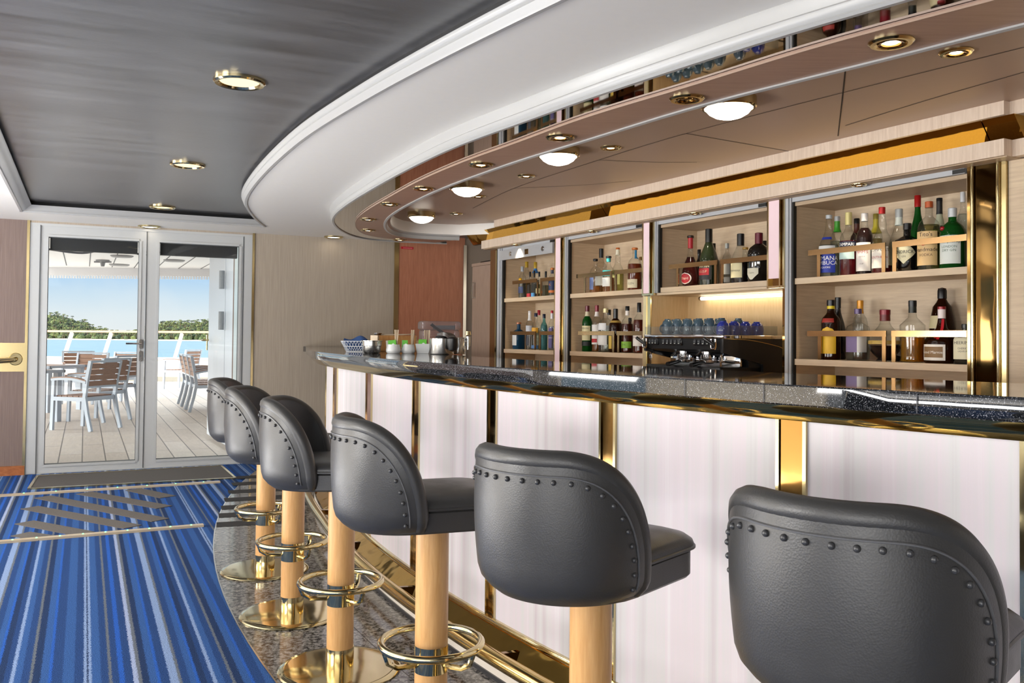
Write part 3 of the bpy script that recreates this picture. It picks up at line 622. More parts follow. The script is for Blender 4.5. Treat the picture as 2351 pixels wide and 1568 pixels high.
# ------------------------------------------------------------------ bar counter
ct = thing('bar_counter', 'long curved bar counter with polished black granite top and white lit panels', 'bar counter', (0, 0, 0))
def circ(r, a0, a1, n): return [pol(r, a0+(a1-a0)*i/(n-1)) for i in range(n)]
AN0 = -112.0
front = circ(10.90, AN0, -158.0, 60)
e1 = front[-1]; tail = [Vector(p) for p in ((-1.33, 6.02), (-1.58, 6.92), (-1.80, 7.75), (-1.98, 8.50))]
outer = front[:-1]+catmull([e1]+tail, 6)
outer = smooth_path(resample(outer, 110), 4)
sg2 = 1 if (offs(outer, .1)[10]-CC).length > (outer[10]-CC).length else -1
wallend = [Vector(wp(2.42, -.004)), Vector(wp(3.15, -.004))]
back = [Vector((-1.15, 8.1)), Vector((-.85, 7.0))]+circ(10.25, -164.5, AN0, 50)
topo = [p for p in outer]+[Vector((-2.02, 8.72))]+wallend+back
q = MB(); q.prism([tuple(p) for p in topo], 1.086, 1.138, ease=.004); obj('granite_top', q, black_granite, ct)
# joints of the granite slabs, brass band below it
for px_ in (1045, 1572, 1753, 2105):
    d = ray(px_, 860).to_2d().normalized(); b_ = d.dot(CC); r_ = 10.9012; p_ = d*(b_-math.sqrt(b_*b_-(CC.dot(CC)-r_*r_)))
    obj('slab_joint', MB().bar((p_.x, p_.y, 1.09), (p_.x, p_.y, 1.134), .0016, .0016), plain('pale_joint', '6a6a70', .5), ct)
bo2 = offs(outer, -.028*sg2)
q = MB(); q.sweep(bo2, [(-.014*sg2, 1.045), (.008*sg2, 1.084), (.008*sg2, 1.0875), (-.03*sg2, 1.0875), (-.03*sg2, 1.045)], True); obj('brass_band', q, metal('counter_brass_band', 'ad9660', .06, .04, 3), ct)
# fascia panels and strips around the curve
faceP = circ(10.845, AN0, -161.0, 70)
f_tail = [Vector(p) for p in ((-1.18, 5.95), (-1.36, 6.55), (-1.44, 7.0), (-1.36, 7.5), (-1.1, 7.9))]
face = faceP[:-1]+catmull([faceP[-1]]+f_tail, 6); face = smooth_path(resample(face, 260), 5)
def face_s(px_, y=900):                    # index of the face point seen at a pixel column
    best = None
    for i, p in enumerate(face):
        d = Vector((p.x, p.y, 1.0-EYE)); x = IW/2+FPX*d.dot(CR)/d.dot(_fw)
        if i < len(face)-30 and (best is None or abs(x-px_) < best[0]): best = (abs(x-px_), i)
    return best[1]
cuts = [(2900, 2960), (2360, 2420), (1794, 1850), (1382, 1414), (1124, 1141), (952, 963), (844, 855), (768, 776), (740, 743)]
def seg_of(i0, i1): return face[i0:i1+1]
L_face = resample(face, 1200)
def idx(px_):
    best = None
    for i, p in enumerate(L_face[:1080]):
        d = Vector((p.x, p.y, 1.0-EYE)); x = IW/2+FPX*d.dot(CR)/d.dot(_fw)
        if best is None or abs(x-px_) < best[0]: best = (abs(x-px_), i)
    return best[1]
strip_mats = [brass_satin, brass_dark, brass_dark, brass_dark, brass_dark, brass_dark, copper_strip, copper_strip, copper_strip]
prev = 0
ZB, ZT = .165, 1.046
def panel_piece(name, i0, i1, off, th, mat, z0=ZB, z1=ZT):
    P = L_face[i0:i1+1]; P = resample(P, max(3, min(24, len(P)))); q = MB(); q.sweep(P, [(off*sg2, z0), (off*sg2, z1), ((off-th)*sg2, z1), ((off-th)*sg2, z0)], True); return obj(name, q, mat, ct)
for (xa, xb), sm in zip(cuts, strip_mats):
    ib, ia = idx(xb), idx(xa)
    if xa == 740: ia = ib+5
    if xb > 2500: ib, ia = 60, 66
    if ib-prev > 3: panel_piece('white_panel', prev, ib, .0, .02, panel_white)
    panel_piece('brass_strip', ib, ia, .004, .02, sm); panel_piece('brass_bead', max(ib-1, 0), ib, .009, .02, brass); panel_piece('brass_bead', ia, ia+1, .009, .02, brass)
    prev = ia
panel_piece('white_panel', prev, 1190, .0, .02, panel_white)
# sloped brass ledge at the foot of the panels, white plinth, foot rail
lp = [p for p in face]
q = MB(); q.sweep(lp, [(.012*sg2, ZB+.012), (.016*sg2, ZB+.004), (.016*sg2, ZB-.006), (.0, ZB-.006), (0, ZB+.012)], True); obj('brass_bead', q, brass, ct)
q = MB(); q.sweep(lp, [(.006*sg2, ZB-.005), (.072*sg2, .118), (.082*sg2, .112), (.082*sg2, .09), (.0, .09)], True); obj('brass_ledge', q, brass_mirror, ct)
q = MB(); q.sweep(lp, [(.078*sg2, .006), (.078*sg2, .092), (.0, .092), (.0, .006)], True); obj('plinth', q, plain('cream_plinth', 'dcd2c6', .35), ct)
q = MB(); q.sweep(lp, [(.084*sg2, .006), (.084*sg2, .022), (.06*sg2, .022), (.06*sg2, .006)], True); obj('dark_base_strip', q, plain('dark_base', '2b2a2d', .3), ct)
ck = MB(); core = offs(face, -.03*sg2); inn = offs(face, -.5*sg2); ck.sweep(core, [(0, .01), (0, 1.085), (-.5*sg2, 1.085), (-.5*sg2, .01)], True); obj('carcass', ck, plain('bar_carcass', 'bb9f83', .6), ct)
railp = offs(face, .145*sg2)
q = MB(); q.tube([(p.x, p.y, .13) for p in railp[::2]], .028, 14); obj('foot_rail', q, metal('foot_rail_brass', 'd6b878', .13), ct)
for i in range(8, len(face)-6, 20):
    a, b = face[i], railp[i]; obj('rail_bracket', MB().bar((a.x, a.y, .118), (b.x, b.y, .128), .02, .03), brass_dark, ct)
# ------------------------------------------------------------------ bar stools
def bar_stool(label):
    t = thing('bar_stool', label, 'bar stool')
    R_, Y0, YE = .197, -.092, -.083
    halfL = PI/2*R_+(YE-Y0)
    def plan(a, o=0.0):                    # a in [-1,1] from right end round the back to left end; o outward offset
        s_ = abs(a)*halfL; sx_ = 1 if a >= 0 else -1
        if s_ < PI/2*R_:
            th_ = s_/R_; return (sx_*(R_+o)*math.sin(th_), Y0-(R_+o)*math.cos(th_))
        return (sx_*(R_+o), Y0+(s_-PI/2*R_))
    zb = .686
    def ztop(a):
        a = abs(a)
        if a < .3: return .995
        k = (a-.3)/.7; return zb+.012+(.995-zb-.012)*max(0, 1-k**2.4)**(1/2.1)
    nu, nv = 56, 12
    us = [math.sin((i/nu*2-1)*PI/2) for i in range(nu+1)]
    mb = MB()
    def outer(a, z):
        f = (z-zb)/(1.0-zb); lean = .012*f; rb = -.034*max(0, 1-(z-zb)/.05)**2; bul = .010*math.sin(PI*min(1, f)); return plan(a, lean+rb+bul)
    grid = []
    for a in us:
        zt = ztop(a); col = []
        for j in range(nv+1):
            k = j/nv; z = zb+(zt-zb)*(k**1.25); col.append((*outer(a, z), z))
        for j in range(nv, -1, -1):
            k = j/nv; z = zb+.02+max(zt-zb-.02, .001)*k; p = outer(a, max(z, zb+.05)); n = plan(a, -.045); o_ = plan(a, 0)
            col.append((p[0]+n[0]-o_[0], p[1]+n[1]-o_[1], z))
        grid.append(col)
    m_ = len(grid[0]); mb.add([v for c in grid for v in c], [[i*m_+j, i*m_+(j+1) % m_, (i+1)*m_+(j+1) % m_, (i+1)*m_+j] for i in range(nu) for j in range(m_)]+[list(range(m_)), [nu*m_+j for j in range(m_)][::-1]])
    bk = obj('backrest', mb, leather, t)
    # rolled rim along the edge
    rim = []
    for i in range(101):
        a = math.sin((i/50-1)*PI/2); z = ztop(a); p = outer(a, z); n = plan(a, -.020); o_ = plan(a, 0); rim.append((p[0]+n[0]-o_[0], p[1]+n[1]-o_[1], max(z-.006, zb+.024)))
    q = MB(); rad = [.0235 if rim[i][2] > .72 else .02 for i in range(101)]; q.tube(rim, rad, 12); obj('back_rim', q, leather, t)
    # nailheads and piping line a little inside the edge
    edge = []
    for i in range(401):
        a = math.sin((i/200-1)*PI/2); edge.append((a*halfL, ztop(a)))
    def inset(k):
        out = []
        for i in range(len(edge)):
            p, n_ = edge[max(i-1, 0)], edge[min(i+1, len(edge)-1)]; dx, dz = n_[0]-p[0], n_[1]-p[1]; l = math.hypot(dx, dz) or 1
            out.append((edge[i][0]+dz/l*k, edge[i][1]-dx/l*k))
        return [e for e in out if e[1] > zb+.02]
    def to3(e, o=0.0):
        p = outer(e[0]/halfL, e[1]); n = plan(e[0]/halfL, .01); c = plan(e[0]/halfL, 0); return ((p[0]+(n[0]-c[0])*o*100, p[1]+(n[1]-c[1])*o*100, e[1]))
    st = inset(.046); L = [0]
    for a, b in zip(st, st[1:]): L.append(L[-1]+math.dist(a, b))
    nst = 27; j = 0
    for k in range(nst):
        tt = L[-1]*(k+.3)/(nst-.4)
        while j < len(L)-2 and L[j+1] < tt: j += 1
        obj('nailhead', MB().sphere(to3(st[j], .001), .0058, 10, 6), plain('black_nailheads', '3a3a3b', .28), bk)
    pl = inset(.034); q = MB(); q.tube([to3(e, .0012) for e in pl[::4]], .0022, 6); obj('piping', q, plain('grey_piping', '5b5b5c', .35), t)
    # seat
    def seat_outline(gx, front, back, n=9, r=.07):
        pts = []
        for cx, cy, a0 in ((gx-r, front-r, 0), (-(gx-r), front-r, 90)):
            for i in range(n+1): a = math.radians(a0+90*i/n); pts.append((cx+r*math.cos(a), cy+r*math.sin(a)))
        for i in range(15): a = PI+PI*i/14; pts.append((gx*math.cos(a), -.085+(gx-.01)*math.sin(a)))
        return pts
    so_ = seat_outline(.178, .2, -.2)
    q = MB(); q.prism(so_, .688, .752, ease=.006); obj('seat_base', q, leather, t)
    q = MB(); n_ = len(so_); vs = []; cx, cy = 0, 0
    for k, z in ((1.0, .752), (1.03, .757), (1.035, .764), (1.02, .772), (.95, .783), (.8, .792), (.5, .799), (.2, .802)):
        vs += [(p[0]*k, p[1]*k, z) for p in so_]
    fs = [[r*n_+i, r*n_+(i+1) % n_, (r+1)*n_+(i+1) % n_, (r+1)*n_+i] for r in range(7) for i in range(n_)]+[[7*n_+i for i in range(n_)]]
    q.add(vs, fs); obj('seat_cushion', q, leather, t)
    q = MB(); q.tube([(p[0]*1.035, p[1]*1.035, .7565) for p in so_], .0045, 6, closed=True); obj('seat_piping', q, leather, t)
    q = MB(); q.lathe([(.0495, .082), (.0495, .244)], 28); q.lathe([(.0495, .318), (.0495, .702)], 28); obj('pole', q, beech, t)
    q = MB(); q.lathe([(.0505, .242), (.0505, .320)], 30); obj('brass_collar', q, brass, t)
    q = MB(); q.lathe([(.0515, .006), (.0515, .084)], 30); obj('base_sleeve', q, brass, t)
    q = MB(); q.lathe([(.225, 0), (.227, .004), (.222, .009), (.2, .0125), (.06, .015), (.05, .015)], 56); obj('base_plate', q, brass, t)
    fr = obj('footrest_ring', MB().torus((0, 0, .325), .15, .0115, 48, 12), brass, t)
    for a in (40, 160, 280):
        a = math.radians(a); c, s = math.cos(a), math.sin(a); q = MB()
        q.tube([(.048*c, .048*s, .265), (.11*c, .11*s, .268), (.138*c, .138*s, .285), (.15*c, .15*s, .318)], .0085, 8)
        obj('ring_bracket', q, brass, fr)
    return t
stool_labels = ['black leather bar stool farthest from the camera, nearest the glass doors', 'second bar stool from the glass doors, its round seat showing behind the next stool', 'third bar stool from the glass doors, black leather on a beech pole', 'fourth bar stool from the glass doors, showing its whole brass foot ring', 'second largest bar stool in view, with wide studded back and seat corner to the right', 'largest bar stool, in front at the lower right, cut by the frame']
proto = bar_stool(stool_labels[0])
for i, a in enumerate((-158.16, -154.1, -150.43, -146.6, -142.9, -139.3)):
    p = pol(11.378, a); o = proto if i == 0 else dup(proto, (0, 0, 0), 0, stool_labels[i])
    o.location = (p.x, p.y, .006); d = CC-p
    o.rotation_euler = (0, 0, math.radians((6, 2, 3, 20, 50, 47.5)[i])-PI/2); o['group'] = 'black leather bar stools along the counter'
# ------------------------------------------------------------------ back bar: units along a straight line, s along it, d into it
BC = Vector((1.251, 5.535)); BT = Vector((.487, -.873)).normalized(); BN = Vector((-BT.y, BT.x))
BROT = math.atan2(BT.y, BT.x)
def bp(s, d=0): return BC+BT*s+BN*d
def sd(x, y, d=0):                      # pixel -> (s, z) on the plane at depth d
    P = at_wall(x, y, BC+BN*d, BT); return ((P.to_2d()-BC).dot(BT), P.z)
def bthing(name, label, cat, s, z=0, group=None, d=0):
    p = bp(s, d); return thing(name, label, cat, (p.x, p.y, z), BROT, group)
def bbox(mb, s0, s1, d0, d1, z0, z1, o): return mb.box(s0-o, s1-o, d0, d1, z0, z1)
DEP = .33; ZU, ZL = 1.594, 1.144
glow_tube = emis('niche_tube_light', 'fff0d0', 7.0)
pink_panel = plain('pink_lit_panel', 'd6bfc5', .3, emit='f2d5dd', es=.3)
rail_brass = metal('bottle_rail_brass', 'a8845a', .14)
jamb_silver = plain('silver_jamb', 'b4b8be', .35, 0)
def rail(parent, xs, y, z, o):
    """a flat brass bar with legs; xs: (start, leg, ..., end) in s"""
    s0, s1, legs = xs
    q = MB(); q.box(s0-o, s1-o, y-.003, y+.003, z-.015, z+.015)
    for l in legs: q.box(l-.011-o, l+.011-o, y-.003, y+.003, z-.145, z-.014); q.box(l-.011-o, l+.011-o, y-.003, y+.010, z-.1475, z-.1435)
    q.box(s0-o, s0+.006-o, y, y+.012, z-.015, z+.015)
    return obj('bottle_rail', q, rail_brass, parent, smooth=False)
def bay(label, s0, s1, upper, lower, low_niche=False, shutter=False, jamb=(None, None)):
    t = bthing('back_bar_cabinet', label, 'cabinet', s0, 0, 'oak bottle cabinets of the back bar'); o = s0
    zb = ZU-.035 if low_niche else .942
    q = MB(); bbox(q, s0, s1, DEP, DEP+.018, zb, 2.02, o); obj('back_panel', q, pale_oak, t, smooth=False)
    for a, b in ((s0-.018, s0), (s1, s1+.018)):
        q = MB(); bbox(q, a, b, 0, DEP, zb, 2.02, o); obj('side_panel', q, wood_depth, t, smooth=False)
    q = MB(); bbox(q, s0, s1, 0, DEP, 2.0, 2.02, o); obj('top_panel', q, grey_top, t, smooth=False)
    for z in ([ZU] if low_niche else [ZU, ZL]):
        q = MB(); bbox(q, s0, s1, 0, DEP, z-.033, z, o); obj('shelf', q, pale_oak, t, smooth=False)
    for xs, z in [(u, ZU+.138) for u in upper]+[(u, ZL+.142) for u in lower]: rail(t, xs, .03, z, o)
    # silver shutter jamb on the left and track along the top
    j0, j1 = jamb
    q = MB(); bbox(q, j0, j0+(j1-j0)*.42, -.02, .01, zb-.0, 2.045, o); bbox(q, j0+(j1-j0)*.42, j0+(j1-j0)*.62, -.008, .01, zb, 2.045, o); bbox(q, j0+(j1-j0)*.62, j0+(j1-j0)*.8, -.02, .01, zb, 2.045, o); obj('shutter_jamb', q, jamb_silver, t, smooth=False)
    q = MB(); bbox(q, j0+(j1-j0)*.8, j1, -.012, .012, zb, 2.045, o); obj('jamb_gasket', q, plain('black_rubber', '151515', .5), t, smooth=False)
    q = MB(); bbox(q, s0, s1, -.016, .012, 2.022, 2.046, o); obj('shutter_track', q, jamb_silver, t, smooth=False)
    q = MB(); bbox(q, s1-.06, s1, -.018, 0, 2.024, 2.044, o); obj('track_end', q, plain('black_rubber', '151515', .5), t, smooth=False)
    if shutter:
        za = 1.935; q = MB(); bbox(q, s0-.03, s1, -.03, -.012, za, 2.022, o); sh = obj('roller_shutter', q, plain('pale_aluminium', 'c2c5ca', .3, .4), t, smooth=False)
        for k in (.2, .83):
            q = MB(); x = s0+(s1-s0)*k-o; P = [(x+.022*math.cos(a), -.0305, (za+2.02)/2+.022*math.sin(a)) for a in [2*PI*i/20 for i in range(20)]]
            q.tube([(x, -.03, 1.98), (x, -.036, 1.98)], .022, 18); q.tube([(x, -.036, 1.98), (x, -.04, 1.98)], .013, 14); obj('lock', q, chrome, sh)
        q = MB(); x = s0+(s1-s0)*.52-o; q.box(x-.028, x+.028, -.034, -.03, 1.955, 2.0); obj('latch', q, brass_dark, sh, smooth=False)
    return t
wood_depth = wood('pale_oak_side', 'bda68b', 'd2bd9f', 'Y', 1.4, .45, 16); grey_top = wood('oak_cabinet_top', 'a8937b', 'bda88e', 'X', 1.4, .5, 16)
X = lambda x, y=640, d=.03: sd(x, y, d)[0]
b1 = (X(1157, 640, 0), X(1275, 640, 0)); b2 = (X(1308, 640, 0), X(1476, 640, 0)); b3 = (X(1514, 600, 0), X(1763, 600, 0)); b4 = (X(1823, 640, 0), X(2220, 640, 0))
J = lambda a, b: (X(a, 640, -.01), X(b, 640, -.01))
bay('oak bottle cabinet with a silver roller shutter bar, farthest left', *b1, [(X(1177, 645), X(1233, 640), [X(1234.5)]), (X(1241, 640), X(1275), [X(1242.5)])], [(X(1172, 760), X(1230, 760), [X(1229, 770)]), (X(1238, 760), X(1275), [X(1240, 770)])], shutter=True, jamb=J(1144, 1156))
bay('oak bottle cabinet between the two tall pink light strips, above and below the shelf full', *b2, [(X(1324, 635), X(1405), [X(1343), X(1403)]), (X(1411), X(1476), [X(1414)])], [(X(1328, 762), X(1411, 762), [X(1408.5, 770)]), (X(1416, 762), X(1476), [X(1420, 770)])], jamb=J(1297, 1307))
bay('oak wall cabinet of dark brandies above the coffee machine niche', *b3, [(X(1536, 610), X(1647), [X(1556), X(1643)]), (X(1654), X(1763), [X(1658)])], [], low_niche=True, jamb=J(1503, 1514))
bay('widest oak bottle cabinet at the right, two full shelves', *b4, [(X(1856, 580), X(2033), [X(1880), X(2029)]), (X(2049), X(2220), [X(2054)])], [(X(1854, 765), X(2035, 765), [X(1882, 780), X(2030, 780)]), (X(2047, 765), X(2220, 765), [X(2052, 780)])], jamb=J(1805, 1822))
# coffee niche below the third cabinet
n0, n1 = X(1494, 760, 0), X(1798, 760, 0)
t = bthing('coffee_niche', 'honey oak niche lit from above around the coffee machine', 'niche', n0); o = n0
q = MB(); bbox(q, n0, n1, DEP, DEP+.018, .942, ZU-.036, o); obj('back_panel', q, niche_oak, t, smooth=False)
for a, b in ((n0-.018, n0), (n1, n1+.01)):
    q = MB(); bbox(q, a, b, 0.005, DEP, .942, ZU-.036, o); obj('side_panel', q, niche_oak, t, smooth=False)
q = MB(); bbox(q, n0, n1, .0, DEP, ZU-.05, ZU-.035, o); obj('top_panel', q, pale_oak, t, smooth=False)
s0_, z_ = sd(1612, 680, DEP-.04); s1_ = n1-.01
q = MB(); q.tube([(s0_-o, DEP-.045, ZU-.068), (s1_-o, DEP-.045, ZU-.068)], .012, 10); lt = obj('tube_light', q, glow_tube, t)
q = MB(); q.tube([(s0_-o-.02, DEP-.045, ZU-.068), (s0_-o, DEP-.045, ZU-.068)], .013, 10); obj('tube_cap', q, steel, lt)
# pilasters
def pilaster(label, x0, x1, p0, p1, g1, zb, pink_z):
    a, b = X(x0, 600, -.02), X(x1, 600, -.02); t = bthing('pilaster', label, 'pilaster', a, 0, 'pink lit pilasters of the back bar'); o = a
    q = MB(); bbox(q, a, b, -.012, -.001, zb, 2.045, o); obj('brass_casing', q, brass_dark, t, smooth=False)
    pa, pb = X(p0, 600, -.02), X(p1, 600, -.02)
    q = MB(); bbox(q, pa, pb, -.026, -.012, pink_z, 2.045, o); obj('lit_panel', q, pink_panel, t, smooth=False)
    q = MB()
    for s_ in (a, pb+.004, b-.012): bbox(q, s_, s_+.010, -.03, -.01, zb, 2.045, o)
    bbox(q, a, b, -.03, -.01, zb, zb+.012, o); obj('brass_edge', q, brass, t, smooth=False)
pilaster('pink lit pilaster with brass edges beside the roller shutter cabinet, reaching the counter', 1275.5, 1297, 1277, 1288, 0, .941, .941)
pilaster('short pink lit pilaster with brass edges left of the brandy cabinet', 1476.5, 1503, 1479, 1492, 0, 1.545, 1.56)
pilaster('short wide pink lit pilaster right of the brandy cabinet', 1763.5, 1803, 1766, 1790, 0, 1.545, 1.60)
t = bthing('niche_post', 'slim bright brass post at the left edge of the coffee niche', 'post', X(1478, 740, -.01)); o = X(1478, 740, -.01)
q = MB(); q.box(0, X(1485, 740, -.01)-o, -.015, -.001, .941, 1.54); obj('front_face', q, plain('cream_brass', 'f0dfb0', .25, .5), t, smooth=False)
q = MB(); q.box(X(1485, 740, -.01)-o, X(1493, 740, -.01)-o, -.01, -.001, .941, 1.54); obj('side_face', q, brass, t, smooth=False)
t = bthing('niche_post', 'slim brass edged post at the right edge of the coffee niche', 'post', X(1797, 740, -.01)); o = X(1797, 740, -.01)
q = MB(); q.box(0, X(1804, 740, -.01)-o, -.012, -.001, .941, 1.54); obj('front_face', q, brass_dark, t, smooth=False)
# brass end pilaster and the oak end panel
a, b = X(2220.5, 600, -.02), X(2294, 600, -.02); t = bthing('brass_pilaster', 'tall brass mirror pilaster with two polished rods at the right end', 'pilaster', a); o = a
q = MB(); q.box(.0, X(2228, 600, -.02)-o, -.02, -.001, .941, 2.045); obj('narrow_mirror', q, brass_dark, t, smooth=False)
ra, rb = X(2231, 600, -.03)-o, X(2290, 600, -.03)-o
q = MB(); P = [(ra+(rb-ra)*i/12, -.018+.003*math.sin(PI*i/12)) for i in range(13)]
q.sweep(P, [(0, .941), (0, 2.045)]); obj('concave_mirror', q, metal('amber_mirror', '5a4527', .05, .12, 3), t)
for x in (ra, rb): obj('brass_rod', MB().tube([(x, -.026, .941), (x, -.026, 2.045)], .0085, 12), brass, t)
q = MB(); q.box(rb+.005, rb+.033, -.02, -.001, .941, 2.045); obj('brass_return', q, brass_satin, t, smooth=False)
e0 = a+rb+.035; t = bthing('end_panel', 'pale oak end panel at the right edge of the back bar', 'panel', e0)
q = MB(); q.box(.0, .7, -.004, .35, .0, 2.045); obj('panel', q, pale_oak, t, smooth=False)
# cornice along the top
f0, f1 = X(1105, 575, -.12), X(2305, 360, -.12); t = bthing('cornice', 'long oak cornice with a tilted brass mirror band over the back bar', 'cornice', f0); o = f0
q = MB(); q.box(0, f1-o, -.12, .02, 2.05, 2.122); q.box(f1-o, f1-o+.6, -.06, .35, 2.05, 2.122); obj('lower_band', q, pale_oak_v, t, smooth=False)
q = MB(); q.box(0, f1-o, -.1, DEP+.03, 2.0455, 2.05); obj('soffit_panel', q, grey_top, t, smooth=False)
g0 = X(1134, 520, -.12); q = MB(); q.box(g0-o, f1-o, -.12, .02, 2.225, 2.286); q.box(f1-o, f1-o+.6, -.08, .35, 2.225, 2.286); obj('upper_band', q, pale_oak_v, t, smooth=False)
h0 = X(1064, 550, -.12)
q = MB(); cuts_ = [h0, X(1083, 560, -.12), X(1372, 500, -.12), X(2246, 280, -.12), f1+.035]
for a, b in zip(cuts_, cuts_[1:]):
    a += .002; b -= .004
    q.add([(a-o, -.098, 2.225), (b-o, -.098, 2.225), (b-o, -.018, 2.122), (a-o, -.018, 2.122), (a-o, .0, 2.225), (b-o, .0, 2.225)], [[0, 1, 2, 3], [4, 5, 1, 0], [3, 2, 5, 4], [0, 3, 4], [1, 5, 2]])
obj('brass_band', q, brass_mirror, t, smooth=False)
q = MB(); q.box(h0-o, f1-o, -.016, .02, 2.122, 2.225); obj('band_backing', q, plain('dark_gap', '33261a', .6), t, smooth=False)
for (x, y), lab in zip([(1185, 566), (1360, 536), (1596, 491), (1972, 423)], ['over the roller shutter cabinet', 'over the cabinet between the pink strips', 'over the brandy cabinet', 'over the widest cabinet']):
    P = at_wall(x, y, BC+BN*-.065, BT); P.z = 2.0455; tt = spot(P, .04, 'small brass spotlight under the cornice, '+lab, 'spotlights under the cornice')
    lamp('spot_beam', 'SPOT', (P.x, P.y, P.z-.015), (P.x+BN.x*.14, P.y+BN.y*.14, 1.1), 14, (1, .86, .62), spot_size=math.radians(95), spot_blend=.8, shadow_soft_size=.02)
for s_, l_, e_, c_ in ((.35, 2.9, .95, (1, .78, .40)), (-2.2, 1.7, .3, (1, .86, .58))):
    pm_ = bp(s_, -.069); cl_ = lamp('band_fill_light', 'AREA', (pm_.x, pm_.y, 2.1245), None, e_, c_, shape='RECTANGLE', size=l_, size_y=.096); cl_.rotation_euler = (PI, 0, BROT)  # unseen lamps added under the brass band to give it a warm reflection
# the dark column, tall side cabinet and service hatch left of it
t = bthing('brass_column', 'dark brass mirror column at the left end of the bottle cabinets', 'column', X(1127, 700, 0)); o = X(1127, 700, 0)
q = MB(); q.box(0, X(1140, 700, 0)-o, -.01, .04, .89, 2.045); obj('mirror_face', q, wood('dark_brown_mirror', '5b3a1e', '6d4827', 'Z', 1, .12), t, smooth=False)
q = MB(); q.box(X(1140, 700, 0)-o, X(1143, 700, 0)-o, -.016, .04, .89, 2.045); obj('brass_edge', q, brass, t, smooth=False)
c0, c1 = X(1084, 700, .05), X(1128, 700, .05); zc = sd(1105, 603, .05)[1]
t = bthing('tall_cabinet', 'narrow tall grey brown cabinet with a steel bar handle left of the bottle cabinets', 'cabinet', c0); o = c0
q = MB(); q.box(0, c1-o, .05, .5, 0, zc-.03); obj('door', q, grey_oak, t, smooth=False)
q = MB(); q.box(-.01, c1-o, .045, .5, zc-.028, zc); obj('top_board', q, grey_oak, t, smooth=False)
za, zb_ = sd(1089, 686, .05)[1], sd(1089, 648, .05)[1]; x = X(1089, 667, .04)-o
q = MB(); q.bar((x, .02, za), (x, .02, zb_), .014, .014); q.bar((x, .02, za+.01), (x, .05, za+.01), .014, .012); q.bar((x, .02, zb_-.01), (x, .05, zb_-.01), .014, .012); obj('handle', q, steel, t, smooth=False)
q = MB(); bx, by = bp(c0+.05, .2); tag(obj('tablet_stack', MB().rbox(-.0, .32, -.1, .1, 0, .02, .02), plain('black_plastic', '141417', .35), loc=(bx, by, zc)), 'flat black device lying on top of the tall grey brown cabinet', 'device').rotation_euler = (0, 0, BROT)
# back worktop
t = bthing('back_worktop', 'honey coloured worktop below the bottle cabinets, hidden behind the bar counter', 'worktop', b1[0]); o = b1[0]
q = MB(); q.box(0, b4[1]-o+.1, -.34, -.001, .9, .94); q.box(n0-o+.02, n1-o-.005, -.03, DEP-.004, .9, .94); obj('work_surface', q, plain('honey_laminate', 'dcab68', .4), t, smooth=False)
q = MB(); q.box(0, b4[1]-o+.1, -.3, .3, .0, .89); obj('base_unit', q, pale_oak, t, smooth=False)
# ------------------------------------------------------------------ bottles
SH = {  # outline (radius, height, squareness) as fractions of body radius and full height
 'std':   [(.0, 0), (.93, .0), (1, .015), (1, .55), (.97, .60), (.80, .66), (.52, .70), (.38, .75), (.34, .82), (.34, .97), (.34, .985)],
 'high':  [(.0, 0), (.93, .0), (1, .012), (1, .60), (.98, .64), (.86, .70), (.55, .755), (.42, .79), (.38, .84), (.38, .985)],
 'slope': [(.0, 0), (.92, .0), (1, .015), (1, .42), (.97, .48), (.80, .58), (.55, .68), (.40, .75), (.34, .82), (.34, .985)],
 'tear':  [(.0, 0), (.70, .0), (.86, .03), (1, .14), (1, .22), (.92, .33), (.72, .45), (.45, .56), (.30, .66), (.27, .74), (.27, .985)],
 'dome':  [(.0, 0), (.93, .0), (1, .02), (1, .56), (.96, .63), (.80, .70), (.50, .755), (.34, .78), (.31, .82), (.31, .985)],
 'square': [(.0, 0, 5), (.88, .0, 5), (.93, .02, 5), (.93, .56, 5), (.90, .60, 4.5), (.70, .645, 3), (.38, .68, 2), (.32, .72, 2), (.30, .985, 2)],
 'flask': [(.0, 0, 4), (.86, .0, 4), (.93, .03, 4), (.93, .60, 4), (.86, .66, 3.5), (.55, .71, 2.5), (.34, .74, 2), (.31, .78, 2), (.31, .985, 2)],
 'bulb':  [(.0, 0), (.55, .0), (.55, .02), (.45, .05), (.62, .10), (.9, .2), (1, .31), (1, .38), (.9, .48), (.62, .60), (.40, .68), (.31, .74), (.29, .985)],
 'squat': [(.0, 0), (.95, .0), (1, .03), (1, .34), (.95, .42), (.78, .50), (.50, .56), (.32, .62), (.25, .72), (.21, .80), (.21, .985)],
 'bell':  [(.0, 0), (.95, .0), (1, .015), (1, .42), (.95, .50), (.80, .58), (.55, .66), (.40, .74), (.34, .82), (.30, .92), (.28, .985)],
 'monk':  [(.0, 0), (.7, 0), (.72, .30), (.66, .37), (.98, .42), (1, .45), (.9, .58), (.72, .74), (.45, .80), (.33, .84), (.32, .985)],
 'facet': [(.0, 0, 3.2), (.98, .0, 3.2), (1, .02, 3.2), (.94, .10, 3.2), (.98, .54, 3.2), (1, .60, 3), (.72, .66, 2.4), (.42, .72, 2), (.33, .79, 2), (.32, .985, 2)],
 'pear':  [(.0, 0), (.95, 0), (1, .02), (1, .36), (.97, .44), (.84, .54), (.55, .62), (.42, .68), (.46, .74), (.36, .84), (.30, .92), (.29, .985)],
}
def r_at(prof, zf):
    for a, b in zip(prof, prof[1:]):
        if a[1] <= zf <= b[1] and b[1] > a[1]: return a[0]+(b[0]-a[0])*(zf-a[1])/(b[1]-a[1])
    return prof[-1][0]
